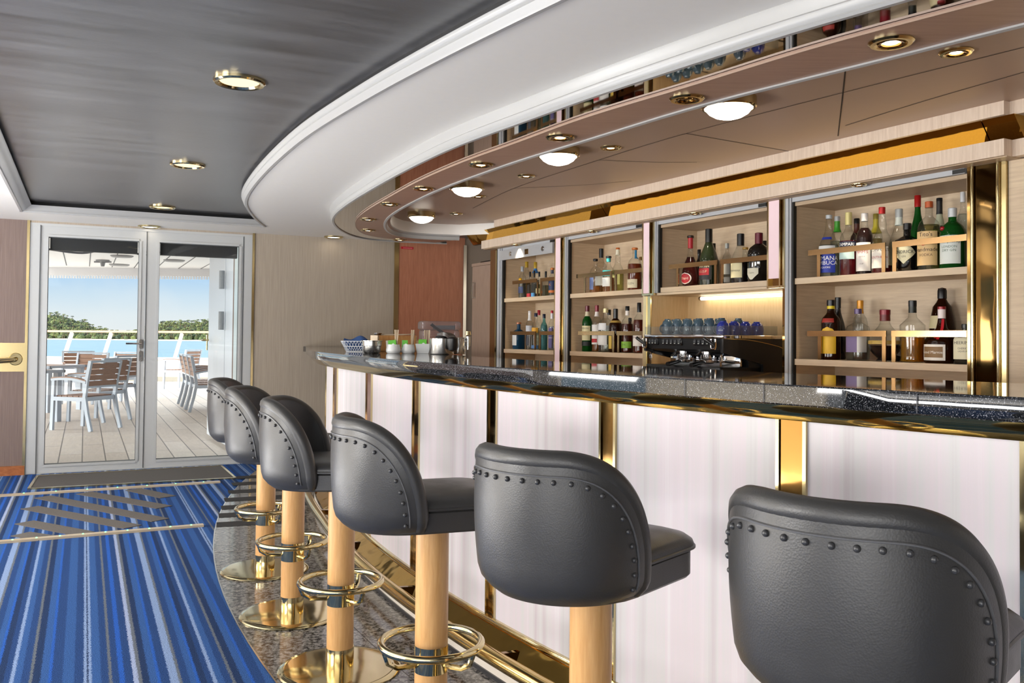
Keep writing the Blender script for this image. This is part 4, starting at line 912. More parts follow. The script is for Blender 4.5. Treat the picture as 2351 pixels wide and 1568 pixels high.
GL = {'clear': glassy('clear_glass', 'fafbfa', .004, .02, .8), 'green': glassy('green_glass', '1f7a2c', .28, .02, .4), 'dark': plain('near_black_glass', '0b0b0c', .06, spec=.7), 'brown': glassy('brown_glass', '4a220c', .25, .02, .4),
      'dkgreen': plain('dark_green_glass', '141c10', .07, spec=.7), 'blue': glassy('blue_glass', '3a7ba8', .3, .02, .5), 'teal': glassy('teal_glass', '9fd0cf', .12, .02, .6), 'frost': glassy('frosted_pale_glass', 'd5dac4', .55, .2, .7)}
def liquid(col, dens=.25): return glassy('liquid_'+col, col if dens < .3 else tuple(k*.8 for k in hexc(col)), (.02 if dens <= .12 else min(dens, .35)), .03, .6)
NB = [0]; PLACED = []
def bottle(label, x, ytop, w, z, d, shape='std', gl='clear', liq=None, lvl=.5, cap=('1a1a1c', .12), labels=(), neck=None, group=None, extra=None, seg=24):
    p = at_wall(x, 650, BC+BN*d, BT); R0 = w/2*p.y/FPX*1.02; d = min(max(d, R0+.045), .32-R0); dirn = .006 if d > .15 else -.003
    for _ in range(40):
        p = at_wall(x, 650, BC+BN*d, BT); R0 = w/2*p.y/FPX*1.02
        if all((p.to_2d()-q_).length > R0+r_+.003 for q_, r_, zz_ in PLACED if zz_ == z): break
        if R0+.043 < d+dirn < .322-R0: d += dirn
        else: w *= .985; dirn = -dirn
    PLACED.append((p.to_2d(), R0, z))
    ray_ = ray(x, ytop); Y = p.to_2d().length; ztop = EYE+ray_.z*(Y/ray_.to_2d().length)
    H = max(ztop-z, .08); R = w/2*p.y/FPX*1.02; prof = SH[shape]
    t = thing('bottle', label, 'bottle', (p.x, p.y, z+.0005), math.atan2(-p.x*.6-BN.x, p.y*.6+BN.y) if 0 else BROT, group)
    q = MB(); q.lathe([(max(a[0]*R, 1e-5), a[1]*H, (a[2] if len(a) > 2 else 2)) for a in prof], seg, cap=False); obj('glass_body', q, GL[gl], t)
    if liq:
        lp_ = [a for a in prof if a[1] < lvl]; rr = r_at(prof, lvl); sq = lp_[-1][2] if len(lp_[-1]) > 2 else 2
        pts = [(max(a[0]*R-.0022, 1e-5), a[1]*H+(.004 if i < 2 else 0), (a[2] if len(a) > 2 else 2)) for i, a in enumerate(lp_)]+[(max(rr*R-.0022, .001), lvl*H, sq), (1e-5, lvl*H, sq)]
        q = MB(); q.lathe(pts, seg, cap=False); obj('liquid', q, liquid(liq[0], liq[1]), t)
    rn = prof[-1][0]*R
    if cap:
        ch = cap[1]*H; rc = max(rn*1.14, .0075); z1 = H; q = MB()
        if len(cap) > 2 and cap[2] == 'cork': q.lathe([(rc*1.1, z1-ch), (rc*1.25, z1-ch+.003), (rc*1.25, z1-.003), (rc*1.1, z1), (1e-5, z1)], 18)
        elif len(cap) > 2 and cap[2] == 'dome': q.lathe([(rc, z1-ch), (rc, z1-ch*.3), (rc*.8, z1-ch*.1), (1e-5, z1)], 18)
        else: q.lathe([(rc, z1-ch), (rc, z1-.002), (rc*.9, z1), (1e-5, z1)], 18)
        obj('cap', q, plain('cap_'+cap[0], cap[0], .3, .15), t)
    if neck:
        zt = H*(1-(cap[1] if cap else 0)); zn = zt-neck[1]*H; q = MB(); n_ = 6
        q.lathe([(r_at(prof, (zn+(zt-zn)*i/n_)/H)*R+.0012, zn+(zt-zn)*i/n_) for i in range(n_+1)], 20, cap=False); obj('neck_sleeve', q, plain('sleeve_'+neck[0], neck[0], .4), t)
    for li, lb in enumerate(labels):
        z0, z1, span, col = lb[0]*H, lb[1]*H, lb[2], lb[3]; sq = prof[3][2] if len(prof[3]) > 2 else 2; a0 = -PI/2
        off = lb[6] if len(lb) > 6 else -12
        ac = math.radians(-60+off); n_ = 14; q = MB(); vs = []; zz = [z0+(z1-z0)*i/12 for i in range(13)]
        shape_k = lb[5] if len(lb) > 5 else 'rect'
        def surf(a, z, o_): 
            rr = r_at(prof, z/H)*R; ca, sa = math.cos(a), math.sin(a); k = 1 if sq == 2 else (abs(ca)**sq+abs(sa)**sq)**(-1/sq); return ((rr*k+o_)*ca, (rr*k+o_)*sa, z)
        for z_ in zz:
            f = (z_-z0)/(z1-z0); wd = 1.0
            if shape_k == 'round': wd = math.sqrt(max(0, 1-(2*f-1)**2))
            elif shape_k == 'diamond': wd = 1-abs(2*f-1)
            elif shape_k == 'shield': wd = min(1, .15+1.6*f) if f < .5 else .95
            elif shape_k == 'arch': wd = 1 if f < .6 else math.sqrt(max(0, 1-((f-.6)/.4)**2))
            for i in range(n_+1): a = ac+math.radians(span)*(i/n_-.5)*max(wd, .02); vs.append(surf(a, z_, .0010+.0007*li))
        q.add(vs, [[r*(n_+1)+i, r*(n_+1)+i+1, (r+1)*(n_+1)+i+1, (r+1)*(n_+1)+i] for r in range(12) for i in range(n_)])
        lo = obj('label', q, plain('label_'+col, col, .55), t, recalc=False)
        txt = lb[4] if len(lb) > 4 else None
        if txt:
            for line, zf, size, c in txt:
                tq = MB(); tvs, tfs = text_shape(line, size*R); zc_ = z0+(z1-z0)*zf; tq.add([surf(ac+v.x/max(R, .001), zc_+v.y, .0017+.0007*li) for v in tvs], tfs)
                obj('lettering', tq, plain('ink_'+c, c, .5), lo, smooth=False, recalc=False)
    if extra: extra(t, R, H, prof)
    NB[0] += 1; return t
G4U, G4L, G3, G2U, G2L, G1U, G1L = ('bottles on the upper shelf of the widest cabinet', 'bottles on the lower shelf of the widest cabinet', 'bottles in the brandy cabinet', 'bottles on the upper shelf between the pink strips', 'bottles on the lower shelf between the pink strips', 'bottles on the upper shelf of the shutter cabinet', 'bottles on the lower shelf of the shutter cabinet')
F, K = .095, .215        # front and back row depth
def bead(name, col, fx, z, r):
    def f(t, R, H, prof):
        q = MB(); a = math.radians(-60+fx); rr = r_at(prof, z)*R; q.sphere((rr*math.cos(a), rr*math.sin(a), z*H), r*R, 14, 8); obj(name, q, plain('seal_'+col, col, .3), t)
    return f
# widest cabinet, upper shelf
bottle('clear bell shaped liqueur bottle with white and blue labels, first on the upper right shelf', 1903, 494, 44, ZU, F, 'bell', 'clear', ('e8eef0', .1), .52, ('b9c0c6', .06), [(.07, .36, 120, '2438a0', [('ROMANA', .78, .62, 'f2f4fa'), ('SAMBUCA', .52, .56, 'f2f4fa'), ('LIQUORE', .28, .26, 'f2f4fa')]), (.39, .50, 120, 'd9dcdd'), (.60, .64, 90, '2438a0')], group=G4U)
bottle('bottle with silver cap and bright green neck label behind the sambuca style bottle', 1922, 497, 30, ZU, K, 'high', 'clear', ('dfe6dc', .1), .6, ('aeb4b8', .08), [], ('3f9a2c', .17), group=G4U)
bottle('dark red aperitif bottle with navy label and pale gold cap', 1948, 488, 38, ZU, F, 'std', 'clear', ('8c1020', .4), .55, ('d6cb8a', .20), [(.44, .535, 150, '17203a', [('CAMPARI', .5, .50, 'f4f4f4')]), (.26, .40, 120, 'bcd6d4')], group=G4U)
bottle('brown bottle with black cap standing behind the dark red aperitif', 1967, 502, 29, ZU, K+.02, 'high', 'brown', ('3a1408', .5), .8, ('19191b', .09), [], ('4a1d12', .16), group=G4U)
bottle('dark fruit cup bottle with white label and white cap', 1985, 490, 35, ZU, F, 'high', 'clear', ('2c0709', .75), .76, ('ece9e6', .13), [(.06, .52, 130, 'e2dedb', [("PIMM'S", .66, .52, '9c2230'), ('LIQUEUR', .50, .2, '7a6d6a'), ('CUP', .25, .24, '7a6d6a')])], group=G4U)
bottle('bottle with gold green cap behind the fluted clear bottle', 2011, 491, 28, ZU, K+.02, 'high', 'clear', ('d9c770', .2), .6, ('9c8f3e', .09), [], ('c4b53a', .22), group=G4U)
bottle('fluted clear bottle with red cap and white label', 2025, 476, 44, ZU, F, 'pear', 'clear', ('8a1410', .35), .12, ('b01c1c', .10), [(.08, .40, 110, 'ece6dc', [('COMFORT', .84, .44, '2b2b2b'), ('SOUTHERN', .5, .34, 'b0281e')]), ], group=G4U)
bottle('clear rum bottle with silver cap behind the black apothecary bottle', 2064, 480, 42, ZU, K-.02, 'slope', 'clear', ('e6ece9', .08), .5, ('b4b9b8', .13), [], ('dfe6dc', .12), group=G4U)
bottle('squat black apothecary bottle with a cream diamond label', 2083, 513, 50, ZU, F, 'flask', 'dark', None, 0, ('141414', .13), [(.16, .62, 130, 'e6dfbb', [("HENDRICK'S", .52, .40, '26241e'), ('GIN', .32, .24, '6b6650')], 'diamond')], group=G4U)
bottle('tall green bottle with red cap in the back row', 2107, 449, 36, ZU, K, 'slope', 'green', ('12641f', .4), .75, ('a81818', .15), [(.30, .42, 120, 'd8d2a8')], group=G4U)
bottle('clear vodka bottle with copper cap and tan label', 2133, 463, 49, ZU, F, 'dome', 'clear', ('d9d6a8', .12), .66, ('b5562a', .09), [(.07, .56, 120, 'dfbd86', [("Tito's", .90, .52, '3a2418'), ('Handmade', .46, .50, '3a2418'), ('VODKA', .30, .34, '6a4a34')])], extra=bead('round_seal', 'c24a30', -24, .40, .3), group=G4U)
bottle('pale frosted melon liqueur bottle with black cap and black neck label', 2157, 455, 34, ZU, K, 'slope', 'frost', ('cfd8a8', .3), .6, ('17181b', .05), [(.50, .62, 110, '10140f', [('MIDORI', .4, .5, 'b9e06a')])], ('17191a', .17), group=G4U)
bottle('green gin bottle with silver cap, red seal and white label', 2187, 478, 54, ZU, F, 'dome', 'green', ('0f5a22', .45), .70, ('bfc4c8', .15), [(.08, .54, 105, 'dfe6e2', [('Tanqueray', .80, .42, '41604e'), ('LONDON', .60, .28, '54705f'), ('DRY GIN', .47, .28, '54705f')])], extra=bead('red_seal', '9c1220', -52, .66, .2), group=G4U)
bottle('tall slim clear bottle with white cap at the end of the upper right shelf', 2211, 441, 26, ZU, K, 'high', 'clear', ('e6ecec', .08), .72, ('dfe3e8', .13), [], group=G4U)
# widest cabinet, lower shelf
bottle('brown coffee liqueur bottle with yellow label and black cap', 1908, 689, 42, ZL, F, 'high', 'brown', ('2a0e05', .6), .8, ('141416', .10), [(.10, .55, 105, 'e2b32a', [('KAHLUA', .74, .40, 'a8321c')], 'arch'), (.62, .69, 80, '9c2a1c')], ('e0c81f', .05), group=G4L)
bottle('slim black bottle behind the brown coffee liqueur', 1924, 683, 34, ZL, K, 'slope', 'dark', None, 0, ('111113', .17), [], group=G4L)
bottle('clear tequila bottle with purple cap and purple patterned label', 1970, 709, 46, ZL, F, 'flask', 'clear', ('e8ece8', .12), .58, ('5a4870', .10), [(.16, .50, 80, '7a6a92', None, 'rect', -30), (.16, .54, 60, 'dcdad6', None, 'rect', 34)], group=G4L)
bottle('bottle with orange yellow cap behind the purple capped tequila', 1975, 690, 32, ZL, K, 'high', 'clear', ('c87a2c', .3), .3, ('d9921c', .10), [], ('dd9a22', .12), group=G4L)
bottle('round bulb raspberry liqueur bottle with dark red cap and gold belt', 2032, 711, 70, ZL, F, 'bulb', 'clear', ('2c0f10', .6), .30, ('7d1222', .10), [(.33, .40, 300, 'b99a4a')], ('6a1f1c', .12), group=G4L)
bottle('black bottle with oval white label half hidden behind the square amber bottle', 2072, 772, 34, ZL, K, 'flask', 'dark', None, 0, ('141414', .1), [(.2, .6, 90, 'd9d6cf', None, 'round')], group=G4L)
bottle('square clear bottle half full of amber with black cap', 2095, 690, 48, ZL, F, 'facet', 'clear', ('d99a1e', .25), .40, ('151517', .10), [], ('1b2018', .10), group=G4L)
bottle('tall brown monk shaped bottle with black cap in the back row', 2163, 660, 54, ZL, .275, 'monk', 'brown', ('2a1408', .6), .78, ('151518', .15, 'dome'), [(.45, .62, 70, 'd9cda2', None, 'rect', -40)], group=G4L)
def gm(t, R, H, prof):
    q = MB(); 
    for i in range(10):
        z = .42+.36*i/9; a = math.radians(-74+2*i); rr = r_at(prof, z)*R+.0025; a2 = a+.16*R/max(rr, .01)*1.0
        q.v += [(rr*math.cos(a), rr*math.sin(a), z*H), (rr*math.cos(a2), rr*math.sin(a2), z*H)]
    q.f = [[2*i, 2*i+1, 2*i+3, 2*i+2] for i in range(9)]; q.mi = [0]*9; obj('red_ribbon', q, plain('red_ribbon', 'c8202c', .4), t, recalc=False)
    bead('wax_seal', 'a3121c', -18, .47, .14)(t, R, H, prof)
bottle('squat orange liqueur bottle with red ribbon and brown bordered label', 2162, 704, 73, ZL, F, 'squat', 'brown', ('3a0c06', .6), .6, ('8c1a20', .05), [(.05, .33, 92, 'ece6dd', None, 'rect', -30), (.10, .29, 76, '8a6a45', [('Grand Marnier', .48, .25, 'f4efe4')], 'rect', -30)], ('efe2e0', .16), group=G4L, extra=gm)
bottle('black cherry liqueur bottle with cream label at the right end of the lower shelf', 2216, 744, 44, ZL, F, 'flask', 'dark', None, 0, ('141414', .1), [(.12, .70, 120, 'e4ddbe', [('HEERING', .70, .46, '2a2622'), ('CHERRY', .46, .28, '5a5448'), ('LIQUEUR', .34, .24, '5a5448')])], group=G4L)
# brandy cabinet
bottle('amber red teardrop cognac bottle with round red label', 1585, 541, 40, ZU, F, 'tear', 'clear', ('5a0d08', .5), .58, ('2a1c14', .05, 'cork'), [(.05, .27, 95, 'efe4dc', None, 'round', -22), (.065, .255, 80, 'b3202c', [('Otard', .5, .4, 'f3dfc8')], 'round', -22)], ('b3202c', .20), group=G3)
bottle('small dark bottle behind the red labelled teardrop bottle', 1605, 573, 22, ZU, K, 'std', 'dark', None, 0, ('121214', .12), [], group=G3)
bottle('tall dark green cognac bottle with black capsule and red label', 1627, 526, 42, ZU, F, 'slope', 'dkgreen', None, 0, ('101012', .26), [(.10, .37, 110, '1c1c20', [('MARTIN', .86, .4, 'd9cba0')], 'rect', -20), (.18, .30, 86, 'b01c26', [('V.S.O.P', .5, .34, 'f0dcb4')], 'rect', -24)], group=G3)
bottle('dark bottle hidden behind the tall dark green cognac', 1638, 559, 24, ZU, K+.02, 'std', 'dark', None, 0, ('17150f', .2), [], group=G3)
bottle('slim clear bottle with grey cap and grey label', 1669, 559, 20, ZU, F, 'high', 'clear', ('d6dcdc', .1), .55, ('8f9496', .12), [(.24, .52, 130, 'a9aaa4'), (.05, .17, 130, '9a9b98')], group=G3)
bottle('brandy bottle with clear shoulders, black capsule and cream label', 1700, 537, 42, ZU, F, 'slope', 'clear', ('2a0f06', .7), .44, ('131315', .24), [(.11, .40, 100, 'e0d7ae', [('Hennessy', .5, .34, '4a4632')], 'rect', -25)], group=G3)
bottle('gold capped brandy bottle behind the cream labelled one', 1711, 568, 34, ZU, K, 'slope', 'clear', ('4a1c08', .5), .45, ('b0883a', .06), [], group=G3)
bottle('stout black brandy bottle with wine red capsule and pale shield label', 1742, 535, 50, ZU, F, 'dome', 'dark', None, 0, ('5e1026', .28), [(.05, .28, 80, 'd9d6c4', [('Cognac', .6, .2, '7a7664')], 'shield', -25)], group=G3)
bottle('bottle with black cap behind the wine red capsule', 1755, 553, 22, ZU, K+.02, 'high', 'clear', ('5a2a10', .4), .4, ('141416', .22), [], group=G3)
# cabinet between the pink strips
bottle('clear bottle with black cork and blue pattern, first on that upper shelf', 1367, 594.5, 26, ZU, F, 'dome', 'clear', ('c98a3a', .2), .2, ('17181a', .07, 'cork'), [(.1, .45, 70, '5a6c9c', None, 'rect', -30)], group=G2U)
bottle('black capsuled whisky bottle behind the blue patterned bottle', 1380, 571, 26, ZU, K-.03, 'std', 'clear', ('b5701c', .3), .26, ('121418', .20), [(.18, .40, 110, 'd9dde0')], group=G2U)
bottle('whisky bottle with teal neck label and dark cork', 1397, 588, 27, ZU, F, 'std', 'clear', ('b8772a', .25), .4, ('1d1d1f', .06, 'cork'), [(.16, .40, 110, 'dde2e2'), (.44, .60, 110, '2f9aa0')], ('2f9aa0', .10), group=G2U)
bottle('clear bottle with orange topped cream cap and pale green label', 1418, 569, 28, ZU, K-.05, 'pear', 'clear', ('d8d890', .2), .5, ('c46a30', .04), [(.18, .42, 110, 'c9cc8a')], ('e6e2cc', .12), group=G2U)
bottle('amber whisky bottle with orange cork and blue ribbon', 1457, 569, 32, ZU, F, 'dome', 'clear', ('b5561c', .3), .62, ('c8702e', .05, 'cork'), [(.06, .26, 110, 'e0d7b8', [('GLEN', .5, .4, '6a6248')]), (.74, .94, 60, '3a92c4', None, 'rect', 50)], group=G2U)
bottle('amber bottle at the back corner beside the blue ribbon whisky', 1471, 590, 22, ZU, K-.02, 'std', 'clear', ('a04c14', .35), .5, ('7a5a2c', .1), [(.3, .5, 110, 'e2dccb')], group=G2U)
bottle('green whiskey bottle with maroon cap and cream label', 1349, 702, 23, ZL, F, 'high', 'green', ('0d4a1a', .5), .7, ('5e1626', .13), [(.24, .56, 150, 'ddd3a6', [('JAMESON', .82, .42, '2c3a24')]), (.12, .22, 150, '141a16')], ('d9cfb0', .10), group=G2L)
bottle('clear whisky bottle with maroon cap and white label with red diagonal', 1371, 701, 22, ZL, F, 'high', 'clear', ('c47a26', .3), .3, ('7a1a2a', .14), [(.16, .58, 140, 'ebe6e0'), (.20, .28, 80, 'b8242c')], ('e9e2dd', .10), group=G2L)
bottle('broad clear rum bottle with cream cap and white labels', 1391, 708, 33, ZL, F, 'dome', 'clear', ('e6ece6', .08), .5, ('dccf9c', .10), [(.16, .42, 95, 'e4e4e2'), (.5, .66, 80, 'e9e9ea')], group=G2L)
bottle('bottle with plain black cap behind the broad clear rum bottle', 1399, 711, 20, ZL, K, 'high', 'clear', ('d9dedb', .1), .5, ('17181a', .13), [(.4, .62, 140, 'd9dde0')], group=G2L)
bottle('dark brown sherry bottle with black capsule and yellow emblem', 1414, 709, 30, ZL, F, 'dome', 'brown', ('260d06', .7), .66, ('17171a', .27), [(.08, .38, 70, 'd0b04a', None, 'rect', -45)], ('b8974a', .05), group=G2L)
bottle('bourbon bottle with white neck band and lime green label', 1441, 703, 27, ZL, F, 'dome', 'clear', ('7a2a0a', .5), .62, ('15171a', .10), [(.10, .24, 150, '86b83a', [('RYE', .5, .4, '3c5a1a')])], ('ece6e0', .10), group=G2L)
bottle('bottle hidden behind the lime green bourbon', 1447, 730, 22, ZL, K, 'dome', 'brown', ('2a1008', .6), .6, ('15171a', .1), [], group=G2L)
bottle('bourbon bottle with black cap and tall white label beside the brass post', 1468, 695, 27, ZL, F, 'dome', 'clear', ('8a2e0c', .5), .66, ('15171a', .19), [(.14, .42, 120, 'e9e4dc', [('BOURBON', .6, .34, '7a2430')])], group=G2L)
# shutter cabinet
bottle('clear bottle with silver cap and yellow medallion', 1199, 612, 17, ZU, F, 'high', 'clear', ('c9d2d6', .1), .5, ('aab0b6', .16), [(.16, .36, 110, '33406a')], extra=bead('medallion', 'd9a41c', 0, .58, .5), group=G1U)
bottle('gold capped bottle behind the yellow medallion bottle', 1209, 601, 18, ZU, K-.06, 'high', 'clear', ('b9922c', .3), .5, ('bb9a34', .16), [], group=G1U)
bottle('small square bottle with black cap and red base label', 1217, 624, 13, ZU, F, 'square', 'clear', ('d6dadc', .1), .5, ('151618', .20), [(.02, .16, 110, 'c43644')], group=G1U)
bottle('gold capped bottle with a blue neck behind the small square ones', 1229, 602, 18, ZU, K-.06, 'high', 'clear', ('d9dde0', .1), .5, ('bb9a34', .18), [], ('3576b8', .12), group=G1U)
bottle('small square bottle with black cap and blue base label', 1226.5, 621, 12, ZU, F-.02, 'square', 'clear', ('d6dadc', .1), .5, ('151618', .26), [(.02, .16, 110, '4a8ac4')], group=G1U)
bottle('small bottle with black cap and pale label, left of the brass rail leg', 1238, 624, 13, ZU, F+.01, 'square', 'clear', ('c9cdb0', .1), .5, ('151618', .20), [(.14, .34, 110, 'd6cc9c')], group=G1U)
bottle('small bottle with shiny black cap right of the brass rail leg', 1253, 623, 14, ZU, F+.01, 'square', 'clear', ('b9b9a4', .15), .45, ('151a20', .24), [], group=G1U)
bottle('bottle with orange cork and navy label showing an orange figure', 1268, 615, 16, ZU, F, 'high', 'clear', ('d6d9dc', .1), .5, ('c87838', .08, 'cork'), [(.22, .58, 150, '2c3a62', [('K', .5, .9, 'd9793a')]), (.12, .20, 150, 'd9793a')], ('2c3348', .12), group=G1U)
bottle('squat blue gin bottle with cork and white label', 1192, 740, 26, ZL, F, 'flask', 'blue', ('2c6ea8', .4), .6, ('b5724a', .07, 'cork'), [(.14, .52, 80, 'dfe3e4', None, 'rect', -30)], group=G1L)
bottle('clear bottle with tall white cap and black pattern', 1217, 714, 17, ZL, F, 'high', 'clear', ('dde2e6', .1), .55, ('e6e6e8', .09), [(.42, .62, 150, 'cfd3dc'), (.10, .36, 60, '3a3c44')], ('e9e9ea', .16), group=G1L)
bottle('clear bottle with navy cap and yellow label', 1231, 719, 18, ZL, F, 'high', 'clear', ('e0e2d6', .1), .6, ('1d2440', .10), [(.46, .60, 150, 'e0a428'), (.03, .12, 150, '4a7ab0')], group=G1L)
bottle('red capped bottle behind the yellow labelled one', 1238, 712, 16, ZL, K-.03, 'high', 'clear', ('dfe3e6', .1), .5, ('a82034', .13), [], group=G1L)
bottle('pale teal gin bottle with navy cap', 1250, 721, 16, ZL, F, 'high', 'teal', ('8cc4c8', .25), .7, ('1a2238', .12), [], group=G1L)
bottle('red capped bottle with purple and white label at the shelf end', 1268, 713, 15, ZL, F, 'high', 'clear', ('cfd2e0', .12), .6, ('b32a3c', .07), [(.06, .56, 90, '5a5288', [('VODKA', .5, .5, 'e9e9f0')]), ], ('e2e2ea', .14), group=G1L)
# ------------------------------------------------------------------ coffee machine and cups
md = -.27; ms0, mz1 = sd(1482, 768, md); ms1, mz2 = sd(1662, 769, md); MZ1 = (mz1+mz2)/2; MZ0 = .9405; MW = ms1-ms0; MD = .52
p = bp(ms0, md); cmn = thing('coffee_machine', 'black and chrome two group espresso machine in the oak niche', 'coffee machine', (p.x, p.y, MZ0), BROT)
h_ = MZ1-MZ0
blk = plain('machine_black', '17181b', .3); blk_m = plain('machine_black_matte', '1f2124', .5)
q = MB(); 
prof = [(.0, h_-0.0200), (-.006, h_-0.0300), (.01, h_-0.0870), (.05, h_-0.0990), (.2, h_-0.1140), (.22, .1), (MD, .1), (MD, h_-0.0200)]
q.add([(x, y, z) for x in (.02, MW-.02) for y, z in prof], [list(range(8)), list(range(15, 7, -1))]+[[i, (i+1) % 8, 8+(i+1) % 8, 8+i] for i in range(8)]); obj('body', q, blk_m, cmn, smooth=False)
side = [(-.008, h_), (-.008, h_-0.1020), (.06, h_-0.1200), (.30, h_-.17), (.32, .0), (MD, .0), (MD, h_)]
for x0, x1 in ((-.004, .018), (MW-.018, MW+.004)):
    q = MB(); n = len(side); q.add([(x, y, z) for x in (x0, x1) for y, z in side], [list(range(n)), list(range(2*n-1, n-1, -1))]+[[i, (i+1) % n, n+(i+1) % n, n+i] for i in range(n)]); obj('side_panel', q, blk, cmn, smooth=False)
q = MB(); pts = catmull([(MW+.005, .0, h_-0.0220), (MW+.005, .2, h_-0.0300), (MW+.005, .38, h_-0.0570), (MW+.005, .46, h_-0.0780), (MW+.005, .505, h_-0.1260)], 6); q.tube(pts, .0028, 6); obj('gold_trim_line', q, brass_satin, cmn)
q = MB(); q.rbox(-.006, MW+.006, -.012, MD, h_-0.0220, h_, .012); obj('chrome_top', q, chrome, cmn)
q = MB(); q.rbox(.02, MW-.02, -.01, .34, h_-.26, h_-.186, .01); obj('drip_tray', q, blk, cmn)
q = MB(); q.rbox(.06, MW-.03, .155, .17, h_-.185, h_-.125, .004); obj('splash_panel', q, chrome, cmn)
q = MB(); 
for x in (.02, MW-.06): q.box(x, x+.04, .02, .3, 0, h_-.25)
obj('foot', q, blk, cmn, smooth=False)
kp = [(.045, .125, 3), (.165, .335, 5), (.43, .6, 5)]; kk = MW/.66
for a, b, nb in kp:
    a *= kk; b *= kk; q = MB(); q.rbox(a, b, -.013, .012, h_-0.0648, h_-0.0210, .012); pd = obj('key_pad', q, blk, cmn)
    for i in range(nb):
        x = a+(b-a)*(i+.5)/nb; q = MB(); q.rbox(x-.011, x+.011, -.018, -.012, h_-0.0570, h_-0.0288, .006); kb = obj('button', q, plain('button_grey', '33363b', .35), pd)
        q = MB(); q.box(x-.006, x+.006, -.0188, -.018, h_-0.0540, h_-0.0510); q.lathe([(.005, 0), (.005, .0006)], 8, (x, -.0184, h_-0.0408)); obj('button_mark', q, plain('pale_mark', 'e2e6dc', .5), pd, smooth=False)
for x in (.03, MW-.055):
    q = MB(); P = [(x-.018, -.03, h_-0.0240), (x-.018, -.03, h_-0.0690), (x-.012, -.03, h_-0.0810), (x+.014, -.03, h_-0.0810), (x+.02, -.03, h_-0.0690), (x+.02, -.03, h_-0.0240)]
    q.tube(P, .006, 8); sv = obj('steam_tap_bracket', q, chrome, cmn)
    q = MB(); q.tube([(x-.055, -.05, h_-0.0210), (x-.01, -.045, h_-0.0450), (x+.004, -.03, h_-0.0630)], [.011, .010, .008], 10); obj('steam_lever', q, blk, cmn)
for x in (.05, MW-.03):
    q = MB(); q.tube(catmull([(x, .03, h_-0.0900), (x+.02, -.01, h_-0.1200), (x+.022, -.015, h_-0.1560), (x+.015, -.01, h_-0.1800)], 5), .006, 8); q.lathe([(.009, -.012), (.009, .012)], 10, (x+.021, -.014, h_-0.1380)); obj('steam_wand', q, chrome, cmn)
for x in (MW*.36, MW*.66):
    q = MB(); q.lathe([(.034, h_-0.1470), (.042, h_-0.1410), (.042, h_-0.1200), (.036, h_-0.1170), (.036, h_-0.0990)], 24, (x, .1, 0)); q.tube([(x-.02, .06, h_-0.0990), (x-.03, .03, h_-0.1260)], .007, 8); gh = obj('group_head', q, chrome, cmn)
    q = MB(); q.lathe([(.033, h_-0.1710), (.038, h_-0.1650), (.038, h_-0.1476)], 20, (x, .1, 0)); obj('filter_holder', q, chrome, gh)
    q = MB(); q.tube([(x, .07, h_-0.1608), (x+.02, .0, h_-0.1710), (x+.035, -.06, h_-0.1800)], [.009, .012, .014], 10); obj('filter_handle', q, blk, gh)
q = MB(); q.box(MW*.17, MW*.30, .148, .153, h_-.175, h_-.14); obj('white_plate_tag', q, plain('white_plate', 'e6e6e6', .4), cmn, smooth=False)
cg = glassy('acrylic', 'eff2f2', .04, .03, .75)
q = MB(); q.box(.0, MW, -.006, -.002, h_, h_+.05); obj('cup_guard', q, cg, cmn, smooth=False)
q = MB(); q.box(MW-.004, MW, -.006, MD-.1, h_, h_+.055); obj('cup_guard', q, cg, cmn, smooth=False)
def cup(label, group, m, tall=1.0):
    t = thing('coffee_cup', label, 'cup', (0, 0, 0), 0, group); q = MB(); R = .0405
    q.lathe([(R*.9, .0), (R*.97, .012*tall), (R, .034*tall), (R*.93, .055*tall), (R*.72, .072*tall), (R*.5, .079*tall), (R*.48, .084*tall), (R*.44, .084*tall), (R*.42, .08*tall), (1e-5, .079*tall)], 26, cap=False)
    q.lathe([(R*.9, .0), (R*.86, .003), (R*.9, .034*tall), (R*.8, .055*tall), (1e-5, .072*tall)], 24, cap=False); obj('cup_body', q, m, t)
    q = MB(); q.tube(catmull([(0, -R*.93, .014), (0, -R-.014, .018), (0, -R-.021, .036), (0, -R-.014, .056), (0, -R*.8, .064)], 5), .0048, 8); obj('handle', q, m, t); return t
slate = plain('slate_blue_glaze', '3e5566', .13, spec=.7); blue_gl = plain('royal_blue_glaze', '23379c', .12, spec=.7)
cp = cup('x', 'slate blue cups upside down on the coffee machine', slate, 1.2); used = [False]; oc = ['leftmost', 'second', 'third', 'fourth', 'fifth', 'sixth']
def put_cup(src, s, d, z, lab, grp, rot=0, first=[]):
    p = bp(s, d)
    o = dup(src, (p.x, p.y, z), BROT+rot, lab, grp) if src in first else src
    o.location = (p.x, p.y, z); o.rotation_euler = (0, 0, BROT+rot); o['label'] = lab; o['group'] = grp; first.append(src); return o
zc_ = MZ1+.0006; TALLC = 1.12
for i, x in enumerate((1533, 1556, 1580, 1605, 1630, 1657)):
    s = sd(x, 750, md+.13)[0]; put_cup(cp, s, md+.13, zc_, 'slate blue cup in the front row on the coffee machine, %s from the left' % oc[i], 'slate blue cups on the coffee machine', .1*math.sin(i*2))
for i in range(5):
    s = sd(1545+25*i, 750, md+.22)[0]+.0; put_cup(cp, s, md+.235, zc_, 'slate blue cup in the hidden back row on the coffee machine', 'back row of slate blue cups', .4)
s = sd(1690, 750, md+.24)[0]; put_cup(cp, s, md+.26, zc_, 'slate blue cup between the front row and the royal blue cups', 'slate blue cups on the coffee machine')
cb = cup('x', 'royal blue cups on the coffee machine', blue_gl, .95)
